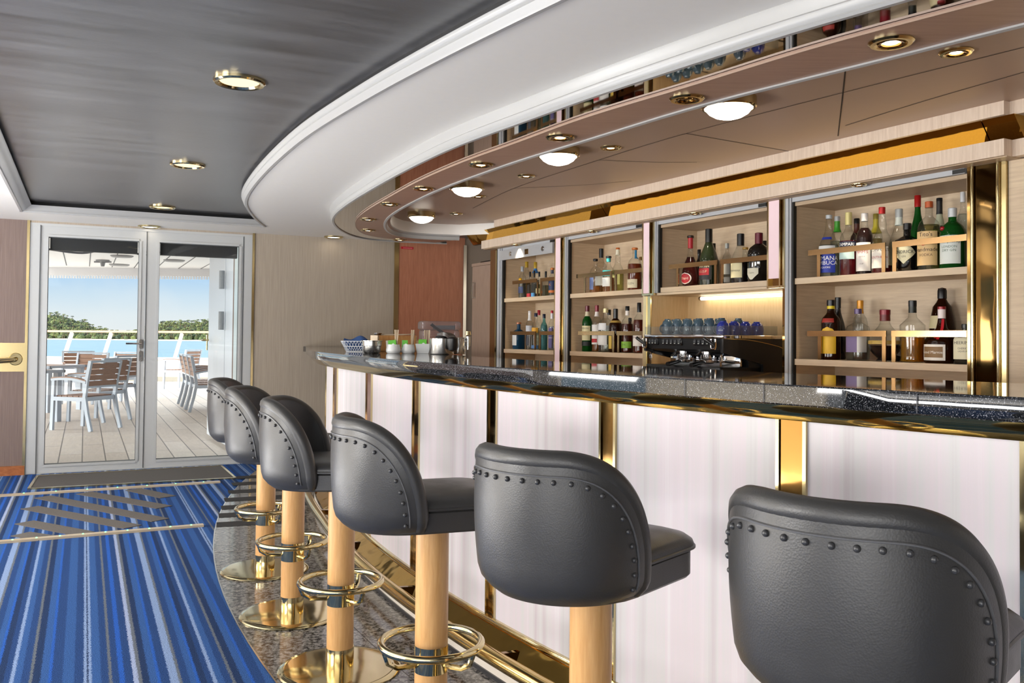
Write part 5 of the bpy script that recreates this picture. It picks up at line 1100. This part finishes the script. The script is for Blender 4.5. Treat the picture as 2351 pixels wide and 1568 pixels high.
for i, (x, dd, k) in enumerate(((1686, .035, 0), (1712, .12, 1), (1737, .21, 2), (1760, .30, 3))):
    s = min(sd(x, 750, md+dd)[0], ms1-.066); put_cup(cb, s, md+dd+.02, zc_, ['royal blue cup nearest the front, lower than the rest', 'royal blue cup second from the front, behind the lowest one', 'royal blue cup third from the front', 'royal blue cup farthest back, at the right end'][i], 'royal blue cups on the coffee machine', .9)
# ------------------------------------------------------------------ things on the bar counter
ZC = 1.138
def cpt(x, y=811.5, z=ZC): return at_z(x, y, z)
def cthing(name, label, cat, x, y, rot=0, group=None): P = cpt(x, y); return thing(name, label, cat, (P.x, P.y, ZC+.0006), rot, group), P
PXM = lambda P: P.y/FPX           # metres per pixel at that point
t, P = cthing('napkin_basket', 'white wire basket tapering downward, holding dark blue napkins', 'basket', 817, 807.5); k = PXM(P)
wire = plain('white_wire', 'dfe3ea', .35); q = MB(); top, bot, hh = 30*k, 19*k, 24*k
for z, w_ in ((0, bot), (hh*.5, (top+bot)/2), (hh, top)): q.tube([(x*w_, y*w_*.8, z) for x, y in ((-1, -1), (1, -1), (1, 1), (-1, 1))], .0022, 6, closed=True)
for fx, fy, tx, ty in ((-1, -1, 1, -1), (1, -1, 1, 1), (1, 1, -1, 1), (-1, 1, -1, -1)):
    for i in range(9):
        u = i/8; v = min(1, max(0, u+.25)); u2 = min(1, max(0, u-.25)); a = (fx+(tx-fx)*u, fy+(ty-fy)*u)
        for w2 in (v, u2): b = (fx+(tx-fx)*w2, fy+(ty-fy)*w2); q.tube([(a[0]*bot, a[1]*bot*.8, 0), (b[0]*top, b[1]*top*.8, hh)], .0014, 5)
obj('wire_frame', q, wire, t)
nvy = plain('navy_napkin', '2b4a7d', .85, noise=.2, nscale=40)
for i in range(7):
    q = MB(); z = hh*.08+i*hh*.16; w_ = bot+(top-bot)*i/7-.008; q.rbox(-w_, w_, -w_*.75, w_*.75, 0, hh*.15, .012)
    if i == 6:
        q = MB(); n = 10; vs = []
        for a in range(n+1):
            for b in range(n+1): x, y = a/n*2-1, b/n*2-1; vs.append((x*w_, y*w_*.75, .012+.014*math.sin(3*x+2*y)+.012*math.cos(4*y-x)-.012*(x*x+y*y)))
        q.add(vs, [[a*(n+1)+b, (a+1)*(n+1)+b, (a+1)*(n+1)+b+1, a*(n+1)+b+1] for a in range(n) for b in range(n)])
    o = tag(obj('napkin', q, nvy, loc=(P.x, P.y, ZC+.002+z)), 'dark blue folded napkin in the wire basket, %s of the pile' % ('lowest', 'second', 'third', 'fourth', 'fifth', 'sixth', 'crumpled topmost')[i], 'napkin', 'dark blue napkins in the wire basket')
t, P = cthing('steel_bowl', 'shiny stepped steel pan between the napkin basket and the wooden box', 'pan', 854, 811); k = PXM(P)
q = MB(); q.lathe([(1e-5, .0), (17*k, 0), (19.5*k, 3*k), (20.5*k, 16*k), (22*k, 17*k), (22.4*k, 27*k), (26*k, 28*k), (26*k, 29*k), (21.5*k, 28.2*k), (20*k, 14*k), (18*k, 2*k), (1e-5, 1.5*k)], 40, cap=False); obj('pan', q, steel, t)
t, P = cthing('wooden_box', 'open light wooden box behind the white pots', 'box', 903, 806.5, .44); k = PXM(P); wb_ = wood('honey_box_wood', 'b07a42', 'cf9c62', 'Z', 3, .5, 6); pw = wood('pale_box_wood', 'd9c4a8', 'ead8c0', 'X', 3, .5, 6)
L2, W2, H2 = 46*k, 30*k, 36*k
for nm, a in (('front_board', (-L2, L2, -W2, -W2+.008)), ('back_board', (-L2, L2, W2-.008, W2)), ('end_board', (-L2, -L2+.008, -W2, W2)), ('end_board', (L2-.008, L2, -W2, W2)), ('divider', (-.004, .004, -W2, W2))):
    q = MB(); q.box(*a, 0, H2); obj(nm, q, pw if nm == 'end_board' else wb_, t, smooth=False)
q = MB(); q.box(-L2, L2, -W2, W2, 0, .006); obj('base_board', q, wb_, t, smooth=False)
PB = P
bx = cpt(893, 806.5); tag(obj('ashtray', MB().lathe([(1e-5, 0), (.03, 0), (.034, .004), (.036, .016), (.033, .016), (.030, .005), (1e-5, .004)], 24, cap=False), chrome, loc=(PB.x-.10, PB.y-.04, ZC+H2+.001)), 'small chrome dish on the left end of the wooden box', 'dish')
t0 = tag(obj('paper_sheet', MB().add([(-.11, -.05, 0), (.05, -.06, .002), (.14, -.03, .012), (.12, .05, .004), (-.09, .06, .008)], [[0, 1, 2, 3, 4]]), plain('cream_paper', 'e3d2b6', .7), loc=(PB.x+.03, PB.y-.02, ZC+H2+.002)), 'loose cream paper slips lying on the wooden box', 'paper')
wc = plain('white_china', 'e8eaea', .12, spec=.6)
def sachet(P, x, y, z, col, lab, grp, rot, w_=.036, h2=.05, name='sugar_sachet'):
    q = MB(); q.add([(-w_/2, -.0015, 0), (w_/2, -.0015, 0), (w_/2, -.001, h2), (-w_/2, -.001, h2), (-w_/2, .0015, 0), (w_/2, .0015, 0), (w_/2, .001, h2), (-w_/2, .001, h2)], [[0, 1, 2, 3], [7, 6, 5, 4], [0, 4, 5, 1], [1, 5, 6, 2], [2, 6, 7, 3], [3, 7, 4, 0]])
    o = tag(obj(name, q, plain('sachet_'+col, col, .45), loc=(P.x+x, P.y+y, ZC+z), smooth=False), lab, 'sachet', grp); o.rotation_euler = (random.uniform(-.12, .12), random.uniform(-.15, .15), rot)
    if col == '5cbf22':
        e = MB(); e.lathe([(.009, 0), (.009, .0008)], 12); vs = [(v[0]+.006, -.0018-v[2], v[1]+h2*.42) for v in e.v]; e.v = vs; obj('logo_mark', e, plain('white_mark', 'e6ece8', .5), o, smooth=False)
    return o
def stirrer(P, x, y, z, lab, rot, tilt):
    q = MB(); q.box(-.003, .003, -.0008, .0008, 0, .13); o = tag(obj('stirrer', q, plain('stirrer_wood', 'c3ae92', .6), loc=(P.x+x, P.y+y, ZC+z), smooth=False), lab, 'stirrer', 'wooden stirrers in the white pots'); o.rotation_euler = (tilt[0], tilt[1], rot)
for i, (x, nm) in enumerate(((903, 'left'), (937, 'middle'))):
    t, P = cthing('sugar_pot', 'round bellied white china pot of sachets, %s of the three white holders' % nm, 'pot', x, 811.5, 0, 'round white china pots'); k = PXM(P); s = 1 if i == 0 else .93
    q = MB(); R = 17*k*s; q.lathe([(1e-5, 0), (R*.85, 0), (R*.98, 3*k), (R, 8*k), (R*.93, 14*k), (R*.86, 18*k), (R*.87, 20.5*k), (R*.8, 20.5*k), (R*.8, 17*k), (R*.9, 8*k), (R*.8, 2*k), (1e-5, 1.6*k)], 36, cap=False); obj('pot_body', q, wc, t)
    sachet(P, (-.002 if i == 0 else -.018), -R*.5, 12*k, '5cbf22', 'lime green sachet sticking out of the %s white pot' % nm, 'lime green sachets', 0, .05 if i == 0 else .036, .052)
    sachet(P, -.028, -R*.25, 12*k, 'e6e2dc', 'white sachet in the %s round pot' % nm, 'white sachets', .5, .03, .05)
    for j in range(7): stirrer(P, (.024 if i == 0 else .018)+random.uniform(-.012, .012), random.uniform(-.012, .02), 8*k, 'wooden stirrer standing in the %s white pot' % nm, random.uniform(-.5, .5), (random.uniform(-.08, .08), random.uniform(-.06, .1)))
t, P = cthing('sugar_holder', 'square tapered white china holder, right of the two round pots', 'pot', 972, 811.5); k = PXM(P); a, b, hh = 13*k, 17*k, 22*k
q = MB(); q.add([(x*w_, y*w_, z) for w_, z in ((a, 0), (b, hh), (b*.86, hh), (a*.86, .006)) for x, y in ((-1, -1), (1, -1), (1, 1), (-1, 1))], [[3, 2, 1, 0]]+[[r*4+i, r*4+(i+1) % 4, r*4+4+(i+1) % 4, r*4+4+i] for r in range(3) for i in range(4)]+[[12, 13, 14, 15]]); obj('holder_body', q, wc, t, smooth=False)
sachet(P, -.004, -b*.45, 14*k, '5cbf22', 'lime green sachet in the square white holder', 'lime green sachets', 0, .052, .052)
sachet(P, -.026, 0, 14*k, 'd8b48c', 'tan sachet at the left of the square white holder', 'tan sachets', .3, .03, .045)
for j in range(6): stirrer(P, .02+random.uniform(-.015, .02), random.uniform(-.02, .02), 8*k, 'wooden stirrer standing in the square white holder', random.uniform(-.5, .5), (random.uniform(-.08, .08), random.uniform(-.06, .06)))
for (x, dx, lab) in ((905, 0, 'left'), (938, 0, 'right')): pass
a0, a1 = cpt(842, 812.3), cpt(992, 812.3); q = MB(); mid = (a0+a1)/2
def urn(label, x, y, w_, ytop, lever, tapside):
    t, P = cthing('coffee_urn', label, 'coffee urn', x, y, 0); k = PXM(P); R = w_/2*k; H = (y-ytop)*k
    q = MB(); q.lathe([(R*.97, 0), (R, .006), (R, H*.94), (R*.98, H*.955), (R*.97, H*.96)], 44, cap=True); obj('urn_body', q, steel, t)
    q = MB(); q.lathe([(R*1.015, H*.945), (R*1.015, H*.985), (R*.95, H), (R*.6, H*1.03), (1e-5, H*1.04)], 44, cap=False); obj('urn_lid', q, steel, t)
    if lever:
        q = MB(); q.lathe([(R*.55, H*1.02), (R*.5, H*1.12), (R*.3, H*1.2), (1e-5, H*1.22)], 24, cap=False); obj('pump_dome', q, plain('black_plastic', '141417', .35), t)
        q = MB(); P_ = catmull([(-.02, -.0, H*1.2), (R*.3, -R*.25, H*1.27), (R*.75, -R*.7, H*1.15), (R*.95, -R*1.12, H*.9), (R*.95, -R*1.2, H*.72)], 6)
        for i in range(len(P_)-1): q.bar(P_[i], P_[i+1]+(P_[i+1]-P_[i])*.2, R*.55, .022)
        lv = obj('pump_lever', q, wood('dark_brown_plastic', '2a211c', '352a24', 'X', 1, .3), t)
        q = MB(); q.lathe([(1e-5, -.05), (R*.34, -.04), (R*.42, -.01), (R*.42, .03), (R*.3, .04)], 22, (R*.95, -R*1.2, H*.68), cap=False); obj('spout_cap', q, plain('black_plastic', '141417', .35), lv)
    else:
        q = MB(); q.tube([(R*.9, -R*.1, H*.78), (R*1.25, -R*.2, H*.78)], .012, 12); q.lathe([(.014, -.03), (.014, .03)], 14, (R*1.25, -R*.2, H*.78)); q.tube([(R*1.25, -R*.2, H*.8), (R*1.25, -R*.2, .03)], .009, 10); obj('tap', q, chrome, t)
        q = MB(); q.lathe([(.02, .04), (.016, .065)], 12, (R*1.25, -R*.2, H*.78)); obj('tap_knob', q, brass, t)
    return t
urn('steel pump coffee urn with black lever in front', 1014, 813.5, 57, 777, True, 0)
urn('steel coffee urn with tap, behind the pump urn', 1052, 813, 36, 775.5, False, 1)
t, P = cthing('clear_bin', 'clear plastic lidded bin with dark utensils inside behind the urns', 'bin', 1008, 806, .35); k = PXM(P); L2, W2, H2 = 47*k, 24*k, 68*k
cl_ = glassy('clear_plastic_bin', 'e9e9ee', .10, .05, .8)
def shell(q, x0, x1, y0, y1, z0, z1, r, th):
    q.rbox(x0, x1, y0, y1, z0, z1, r, 4)
q = MB(); q.rbox(-L2*.94, L2*.94, -W2*.92, W2*.92, 0, H2*.72, .03, 4); obj('bin_body', q, cl_, t)
q = MB(); q.rbox(-L2, L2, -W2, W2, H2*.70, H2, .035, 4); obj('bin_lid', q, cl_, t)
q = MB(); q.tube([(-L2*.4, 0, H2*.9), (L2*.2, .0, H2*.6)], .012, 8); q.bar((-L2*.3, .02, H2*.8), (L2*.75, .02, H2*.8), .05, .03); tag(obj('scoop', q, plain('black_plastic', '141417', .35), loc=(P.x, P.y, ZC)), 'dark scoop lying inside the clear plastic bin', 'scoop')
q = MB(); a0, a1 = cpt(776, 807), cpt(1000, 812.5); q.prism([(a0.x, a0.y-.02), (a0.x+.02, a0.y-.12), (a1.x-.05, a1.y-.12), (a1.x, a1.y-.02)], 0, .0004)
# ------------------------------------------------------------------ the open deck outside
q = MB(); q.poly([wp(-9, .15), wp(6, .15), (4, 24.5), (-19, 24.5)], -.002); struct('deck_floor', q, deck_planks)
bw = MB(); bw.box(-19, 4, 23.3, 23.5, -.02, .57); bw.box(-19, 4, 23.24, 23.56, .57, .62); struct('trim_18', bw, plain('cream_bulwark', 'efe9dd', .5), label='cream bulwark at the edge of the deck')
q = MB(); q.box(-19, 4, 23.27, 23.3, 0, .12); struct('trim_19', q, plain('grey_waterway', '9a958a', .6))
rl = thing('deck_railing', 'beige handrail on leaning posts along the deck edge', 'railing', (0, 0, 0))
q = MB(); q.bar((-19, 23.75, 1.27), (4, 23.75, 1.34), .11, .055); obj('top_rail', q, plain('varnished_rail', 'd3a98a', .4), rl, smooth=False)
for x in (-14.6, -11.8, -10.75, -8.85, -6.4, -4.0): q = MB(); q.bar((x-.16, 23.5, .35), (x, 23.75, 1.26), .07, .09); obj('post', q, plain('cream_bulwark', 'efe9dd', .5), rl, smooth=False)
cz = 2.62
q = MB(); q.poly([wp(-7, .15), wp(6, .15), (6, 18.6), (-11, 18.6)], cz); struct('deck_ceiling', q, plain('white_deckhead', 'eceef0', .4))
q = MB()
for i in range(-24, 14):
    p0 = Vector(wp(2.2+i*.42, .2)); p1 = p0+Vector((-.435, .9))*11; k_ = min(1, (18.5-p0.y)/(p1.y-p0.y)); p1 = p0.lerp(p1, k_); q.bar((*p0, cz-.003), (*p1, cz-.003), .016, .006)
struct('trim_20', q, plain('dark_seam', '4a4e55', .6))
q = MB(); q.box(-11, 6, 18.5, 18.75, 2.46, 2.75); struct('trim_21', q, plain('pale_canopy_edge', 'dfe0e4', .5))
q = MB(); q.tube(catmull([at_z(96, 570, cz-.05)[:], at_z(190, 581, cz-.12)[:], at_z(262, 568, cz-.05)[:], at_z(330, 585, cz-.1)[:], at_z(400, 572, cz-.05)[:]], 8), .016, 8); tag(obj('cable', q, plain('dark_cable', '3f4450', .5)), 'dark cable looped below the deck ceiling', 'cable')
for x, y, lab in ((280, 587, 'grey round vent on the deck ceiling, left of the door stile'), (274, 607, 'small lit round light on the deck ceiling near the canopy edge'), (400, 597, 'large grey round vent seen through the right door')):
    c = at_z(x, y, cz); tag(obj('ceiling_vent', MB().lathe([(1e-5, -.03), (.16, -.03), (.19, -.012), (.19, 0)], 24, cap=False), plain('grey_vent', '8f9296', .5), loc=c), lab, 'vent', 'round fittings on the deck ceiling')
c = at_z(236, 597, cz); q = MB(); q.lathe([(.03, -.12), (.05, -.03), (.12, -.02), (.12, 0)], 14); q.box(-.16, .16, -.012, .012, -.05, -.02); tag(obj('sprinkler', q, plain('grey_vent', '8f9296', .5), loc=c), 'grey cross shaped fitting on the deck ceiling', 'fitting')
fr = MB(); x = -10.9
while x < 5: fr.box(x, x+.032, 18.53, 18.55, 2.395, 2.46); x += .056
tag(obj('canopy_fringe', fr, plain('white_fringe', 'e9ebee', .6)), 'white toothed fringe hanging from the deck canopy edge', 'fringe', kind='stuff')
# open white steel door outside
def wallpanel(name, pA_, pB_, z0, z1, th, mat, parent=None):
    d = (pB_-pA_).normalized(); n = Vector((-d.y, d.x))*th; q = MB(); P = [pA_, pB_, pB_+n, pA_+n]
    q.add([(*p, z0) for p in P]+[(*p, z1) for p in P], [[3, 2, 1, 0], [4, 5, 6, 7], [0, 1, 5, 4], [1, 2, 6, 5], [2, 3, 7, 6], [3, 0, 4, 7]]); return obj(name, q, mat, parent, smooth=False)
pF_ = at_dist(478, 800, 10.7).to_2d(); pH = at_dist(515, 800, 9.75).to_2d(); pG = at_dist(533, 800, 9.4).to_2d(); pW = at_dist(553, 800, 8.75).to_2d()
wd = thing('steel_door', 'white steel weather door standing open outside the right glass door', 'door', (0, 0, 0)); dw = plain('white_door_paint', 'd5dae2', .3)
wallpanel('door_leaf', pF_, pH, .05, 2.5, .06, dw, wd)
wallpanel('folding_leaf', pH+(pG-pH)*.04, pG, .05, 2.5, .06, dw, wd)
for z in (1.3, 1.75, 2.1): q = MB(); q.tube([(pH.x-.03, pH.y-.03, z), (pH.x-.03, pH.y-.03, z+.2)], .03, 10); obj('hinge', q, plain('grey_vent', '8f9296', .5), wd)
dv = (pH-pF_).normalized(); nn = Vector((dv.y, -dv.x)); 
if nn.dot(Vector((-1, -.2))) < 0: nn = -nn
hp = pF_+dv*.22+nn*.03
q = MB(); q.tube([(*hp, 1.18), (*(hp+nn*.06), 1.18), (*(hp+nn*.06-dv*.12), 1.18)], .012, 8); q.tube([(*(hp+nn*.02), 1.06), (*(hp+nn*.02), 1.24)], .010, 8); obj('lever_handle', q, brass_satin, wd)
hq = pF_+dv*.7+nn*.02
q = MB(); q.bar((*(hq+nn*.04), 2.2), (*(hq+nn*.04+dv*.22), 2.2), .08, .1); q.bar((*(hq-dv*.7+nn*.1), 2.27), (*(hq+dv*.2+nn*.06), 2.27), .03, .03); obj('door_closer', q, plain('grey_closer', '878c94', .4), wd, smooth=False)
wallpanel('door_post', pG, pG+(pW-pG)*.12, .0, 2.55, .06, plain('brown_post', '6a4a34', .5), wd)
wallpanel('side_wall', pG+(pW-pG)*.13, pW, .0, 2.55, .06, plain('pale_side_wall', 'c3d0d4', .3), wd)
# deck chairs and tables
frame_m = plain('pale_aluminium_frame', 'b9c3d0', .35); slat_m = wood('brown_deck_slat', '8a6a58', 'a3806c', 'X', 3, .5, 10)
def deck_chair(label):
    t = thing('deck_chair', label, 'chair', (0, 0, 0), 0, 'aluminium deck chairs with brown slats')
    w = .27; hs = .43
    for sx in (-1, 1):
        q = MB(); pts = [(sx*w, -.36, 0), (sx*w, -.30, .22), (sx*w, -.26, hs), (sx*w, -.29, .66), (sx*w, -.34, .89)]
        for a, b in zip(pts, pts[1:]): q.bar(a, (b[0], b[1], b[2]+.004), .035, .045)
        obj('leg', q, frame_m, t, smooth=False)
        q = MB(); q.bar((sx*w, .24, 0), (sx*w, .22, .64), .035, .045); obj('leg', q, frame_m, t, smooth=False)
        q = MB(); pts = catmull([(sx*w, -.285, .62), (sx*w, -.1, .655), (sx*w, .1, .66), (sx*w, .25, .645)], 4)
        for a, b in zip(pts, pts[1:]): q.bar(a, b, .045, .03)
        ar = obj('armrest', q, frame_m, t, smooth=False)
        q = MB(); pts = [(p.x, p.y, p.z+.022) for p in pts]
        for a, b in zip(pts, pts[1:]): q.bar(a, b, .045, .014)
        obj('arm_slat', q, slat_m, ar, smooth=False)
    q = MB(); q.box(-w, w, .2, .235, hs-.05, hs); q.box(-w, w, -.27, -.235, hs-.05, hs)
    for sx in (-1, 1): q.box(sx*w-.018, sx*w+.018, -.26, .22, hs-.05, hs)
    obj('seat_frame', q, frame_m, t, smooth=False)
    q = MB()
    for i in range(5): y = -.23+i*.088; q.box(-w+.02, w-.02, y, y+.075, hs, hs+.016)
    obj('seat_slats', q, slat_m, t, smooth=False)
    q = MB(); q.bar((-w, -.335, .885), (w, -.335, .885), .03, .03); q.bar((-w, -.285, .56), (w, -.285, .56), .025, .025); bf = obj('back_frame', q, frame_m, t, smooth=False)
    for i in range(4): z = .605+i*.074; y = -.287-.05*(z-.56)/.33*1.0; q = MB(); q.box(-w+.02, w-.02, y-.008, y+.008, z-.031, z+.031); obj('back_slat', q, slat_m, t, smooth=False)
    return t
def heading(v): return math.atan2(v[1], v[0])-PI/2
HL = (-.96, .27); HRt = (.9, .44)
CH = [((-5.60, 11.6), HL, 'nearest deck chair, seen from behind through the left glass door'), ((-5.95, 12.72), HL, 'deck chair just beyond the nearest one, on the same side of the table'), ((-6.45, 14.25), HL, 'third deck chair in the row facing left'),
      ((-8.25, 12.75), (.96, -.27), 'deck chair on the far left across the slatted table'), ((-7.6, 15.75), (.0, -1), 'deck chair facing the camera side behind the slatted tables'), ((-8.3, 17.0), (.5, -.9), 'white looking deck chair beside the rail posts on the left'), ((-7.4, 16.6), (-.2, -1), 'deck chair at the end of the far table, left of the door stile'),
      ((-5.51, 15.75), HRt, 'farthest of three deck chairs in a row by the open white door'), ((-5.22, 15.15), HRt, 'middle one of three deck chairs in a row by the open white door'), ((-4.93, 14.55), HRt, 'nearest of three deck chairs in a row by the open white door'), ((-4.2, 13.9), (.3, 1), 'deck chair mostly hidden behind the open white door'),
      ((-7.55, 20.2), HL, 'deck chair standing alone near the bulwark, by the right door stile')]
dc = deck_chair(CH[0][2])
for i, (p, hd, lab) in enumerate(CH): 
    o = dc if i == 0 else dup(dc, (0, 0, 0), 0, lab)
    o.location = (p[0], p[1], -.001); o.rotation_euler = (0, 0, heading(hd))
def deck_table(label, c, rot, L=1.5, w=.85):
    t = thing('deck_table', label, 'table', (c[0], c[1], -.001), rot, 'slatted deck tables'); q = MB(); q.box(-L/2, L/2, -w/2, -w/2+.04, .69, .73); q.box(-L/2, L/2, w/2-.04, w/2, .69, .73); q.box(-L/2, -L/2+.04, -w/2, w/2, .69, .73); q.box(L/2-.04, L/2, -w/2, w/2, .69, .73); obj('top_frame', q, frame_m, t, smooth=False)
    q = MB(); n = 8
    for i in range(n): y = -w/2+.045+(w-.09)*i/n; q.box(-L/2+.04, L/2-.04, y, y+(w-.09)/n-.012, .70, .728)
    obj('top_slats', q, slat_m, t, smooth=False)
    for sx in (-1, 1):
        for sy in (-1, 1): q = MB(); q.box(sx*(L/2-.08)-.04, sx*(L/2-.08)+.04, sy*(w/2-.06)-.04, sy*(w/2-.06)+.04, 0, .69); obj('leg', q, frame_m, t, smooth=False)
deck_table('near slatted deck table with pale frame, left of the nearest chair', (-7.15, 12.3), heading(HL)+PI/2, 1.5, .9); deck_table('far slatted deck table behind the first one', (-7.75, 14.35), heading(HL)+PI/2, 1.4, .8); deck_table('slatted deck table behind the white steel door', (-4.1, 15.3), heading(HRt)+PI/2, 1.2, .8)
# ------------------------------------------------------------------ sea, beach and wooded island
sea_m, t_, o_ = nodes('turquoise_sea'); b_ = bsdf(t_, o_, hexc('6fa9bf'), .6, 0, .3)
tcn = N(t_, 'ShaderNodeTexCoord'); mp_ = N(t_, 'ShaderNodeMapping'); mp_.inputs['Scale'].default_value = (.02, .2, 1); nz_ = N(t_, 'ShaderNodeTexNoise'); nz_.inputs['Scale'].default_value = 2; nz_.inputs['Detail'].default_value = 5
t_.links.new(tcn.outputs['Object'], mp_.inputs[0]); t_.links.new(mp_.outputs[0], nz_.inputs[0]); rr_ = N(t_, 'ShaderNodeValToRGB'); rr_.color_ramp.elements[0].color = (*hexc('3d6275'), 1); rr_.color_ramp.elements[1].color = (*hexc('587a88'), 1); rr_.color_ramp.elements[0].position = .35; rr_.color_ramp.elements[1].position = .65
t_.links.new(nz_.outputs[0], rr_.inputs[0]); t_.links.new(rr_.outputs[0], b_.inputs['Base Color'])
SEA = -8.2
q = MB(); q.poly([(-3500, 24.6), (3500, 24.6), (3500, 5200), (-3500, 5200)], SEA); struct('sea', q, sea_m)
def prof_h(px):                          # skyline height in pixels above the shore (from the photograph)
    K = [(-200, 10), (20, 60), (90, 71), (111, 69), (129, 69), (150, 62), (180, 52), (195, 50), (206, 38), (231, 30), (271, 21), (308, 22), (340, 34), (367, 45), (401, 50), (476, 53), (560, 55), (700, 40), (900, 20)]
    for (a, h0), (b, h1) in zip(K, K[1:]):
        if a <= px <= b: return h0+(h1-h0)*(px-a)/(b-a)
    return 10
D0 = 1200.0; mpp = D0/FPX
hill = MB(); cols = list(range(-200, 901, 12)); rows = 10; vs = []
for px in cols:
    X_ = (px-IW/2)/FPX; hh = max(0, prof_h(px)-14)*mpp
    for j in range(rows+1):
        k = j/rows; y_ = D0+14+k*220; vs.append((X_*y_, y_, SEA+.4+hh*math.sin(PI*min(1, k*1.25)/2)*(1 if k < .8 else (1-k)*5)))
hill.add(vs, [[i*(rows+1)+j, (i+1)*(rows+1)+j, (i+1)*(rows+1)+j+1, i*(rows+1)+j+1] for i in range(len(cols)-1) for j in range(rows)])
o = struct('hill', hill, plain('island_undergrowth', '3d4a2c', .9, noise=.4, nscale=.05))
q = MB(); L_ = [((px-IW/2)/FPX) for px in cols]; q.add([(a*(D0-6), D0-6+3*math.sin(i*.9), SEA+.1) for i, a in enumerate(L_)]+[(a*(D0+16), D0+16, SEA+1.6) for a in L_], [[i, i+1, len(L_)+i+1, len(L_)+i] for i in range(len(L_)-1)]); struct('beach', q, plain('pale_sand', 'e6dcc8', .9))
tm = [plain('foliage_deep_green', '2a3824', .8, noise=.35, nscale=.3), plain('foliage_olive', '48552f', .8, noise=.35, nscale=.3), plain('foliage_yellow_green', '676f3c', .8, noise=.35, nscale=.3), plain('palm_trunk', '6b5a48', .9)]
tr_ = MB(); rnd = random.Random(3)
def blob(c, r, h, mi):
    tr_.cur = mi; n = 6; vs = [(c[0], c[1], c[2]+h)]
    for lv, (rr, zz) in enumerate(((.7, .75), (1.0, .4), (.6, .05))):
        for i in range(n): a = 2*PI*i/n+lv*.5+rnd.random()*.4; k = rr*r*rnd.uniform(.75, 1.25); vs.append((c[0]+k*math.cos(a), c[1]+k*math.sin(a), c[2]+h*zz*rnd.uniform(.9, 1.1)))
    fs = [[0, 1+i, 1+(i+1) % n] for i in range(n)]
    for lv in range(2): fs += [[1+lv*n+i, 1+(lv+1)*n+i, 1+(lv+1)*n+(i+1) % n, 1+lv*n+(i+1) % n] for i in range(n)]
    tr_.add(vs, fs)
def palm(c, h, mi):
    tr_.cur = 3; tr_.bar((c[0], c[1], c[2]), (c[0]+rnd.uniform(-.6, .6), c[1], c[2]+h), .45, .45); tr_.cur = mi; top = (c[0], c[1], c[2]+h)
    for i in range(7):
        a = 2*PI*i/7+rnd.random()*.5; l = rnd.uniform(2.6, 3.8); m1 = (top[0]+l*.55*math.cos(a), top[1]+l*.55*math.sin(a), top[2]+.7); e1_ = (top[0]+l*math.cos(a), top[1]+l*math.sin(a), top[2]-1.4); w_ = .75; px_, py_ = -math.sin(a)*w_, math.cos(a)*w_
        tr_.add([(top[0], top[1], top[2]+.2), (m1[0]+px_, m1[1]+py_, m1[2]), (m1[0]-px_, m1[1]-py_, m1[2]), e1_], [[0, 1, 3, 2]])
for i in range(2600):
    px = rnd.uniform(70, 580); k = rnd.random(); y_ = D0+12+k*170; X_ = (px-IW/2)/FPX*y_; hh = max(0, prof_h(px)-16)*mpp; g = SEA+.4+hh*math.sin(PI*min(1, k*.97)/2)
    left_wood = px < 240
    if rnd.random() < (.35 if k < .35 or px > 330 else .16): palm((X_, y_, g-.5), rnd.uniform(7, 11.5), rnd.choice([1, 2, 2, 0]))
    else: blob((X_, y_, g-1.2), rnd.uniform(2.6, 4.8), rnd.uniform(5, 8.5), rnd.choice([0, 0, 1, 1, 2] if k > .3 else [0, 1, 1, 2]))
tag(obj('island_trees', tr_, tm, smooth=False, recalc=False), 'dense palms and leafy trees covering the island across the water', 'trees', kind='stuff')
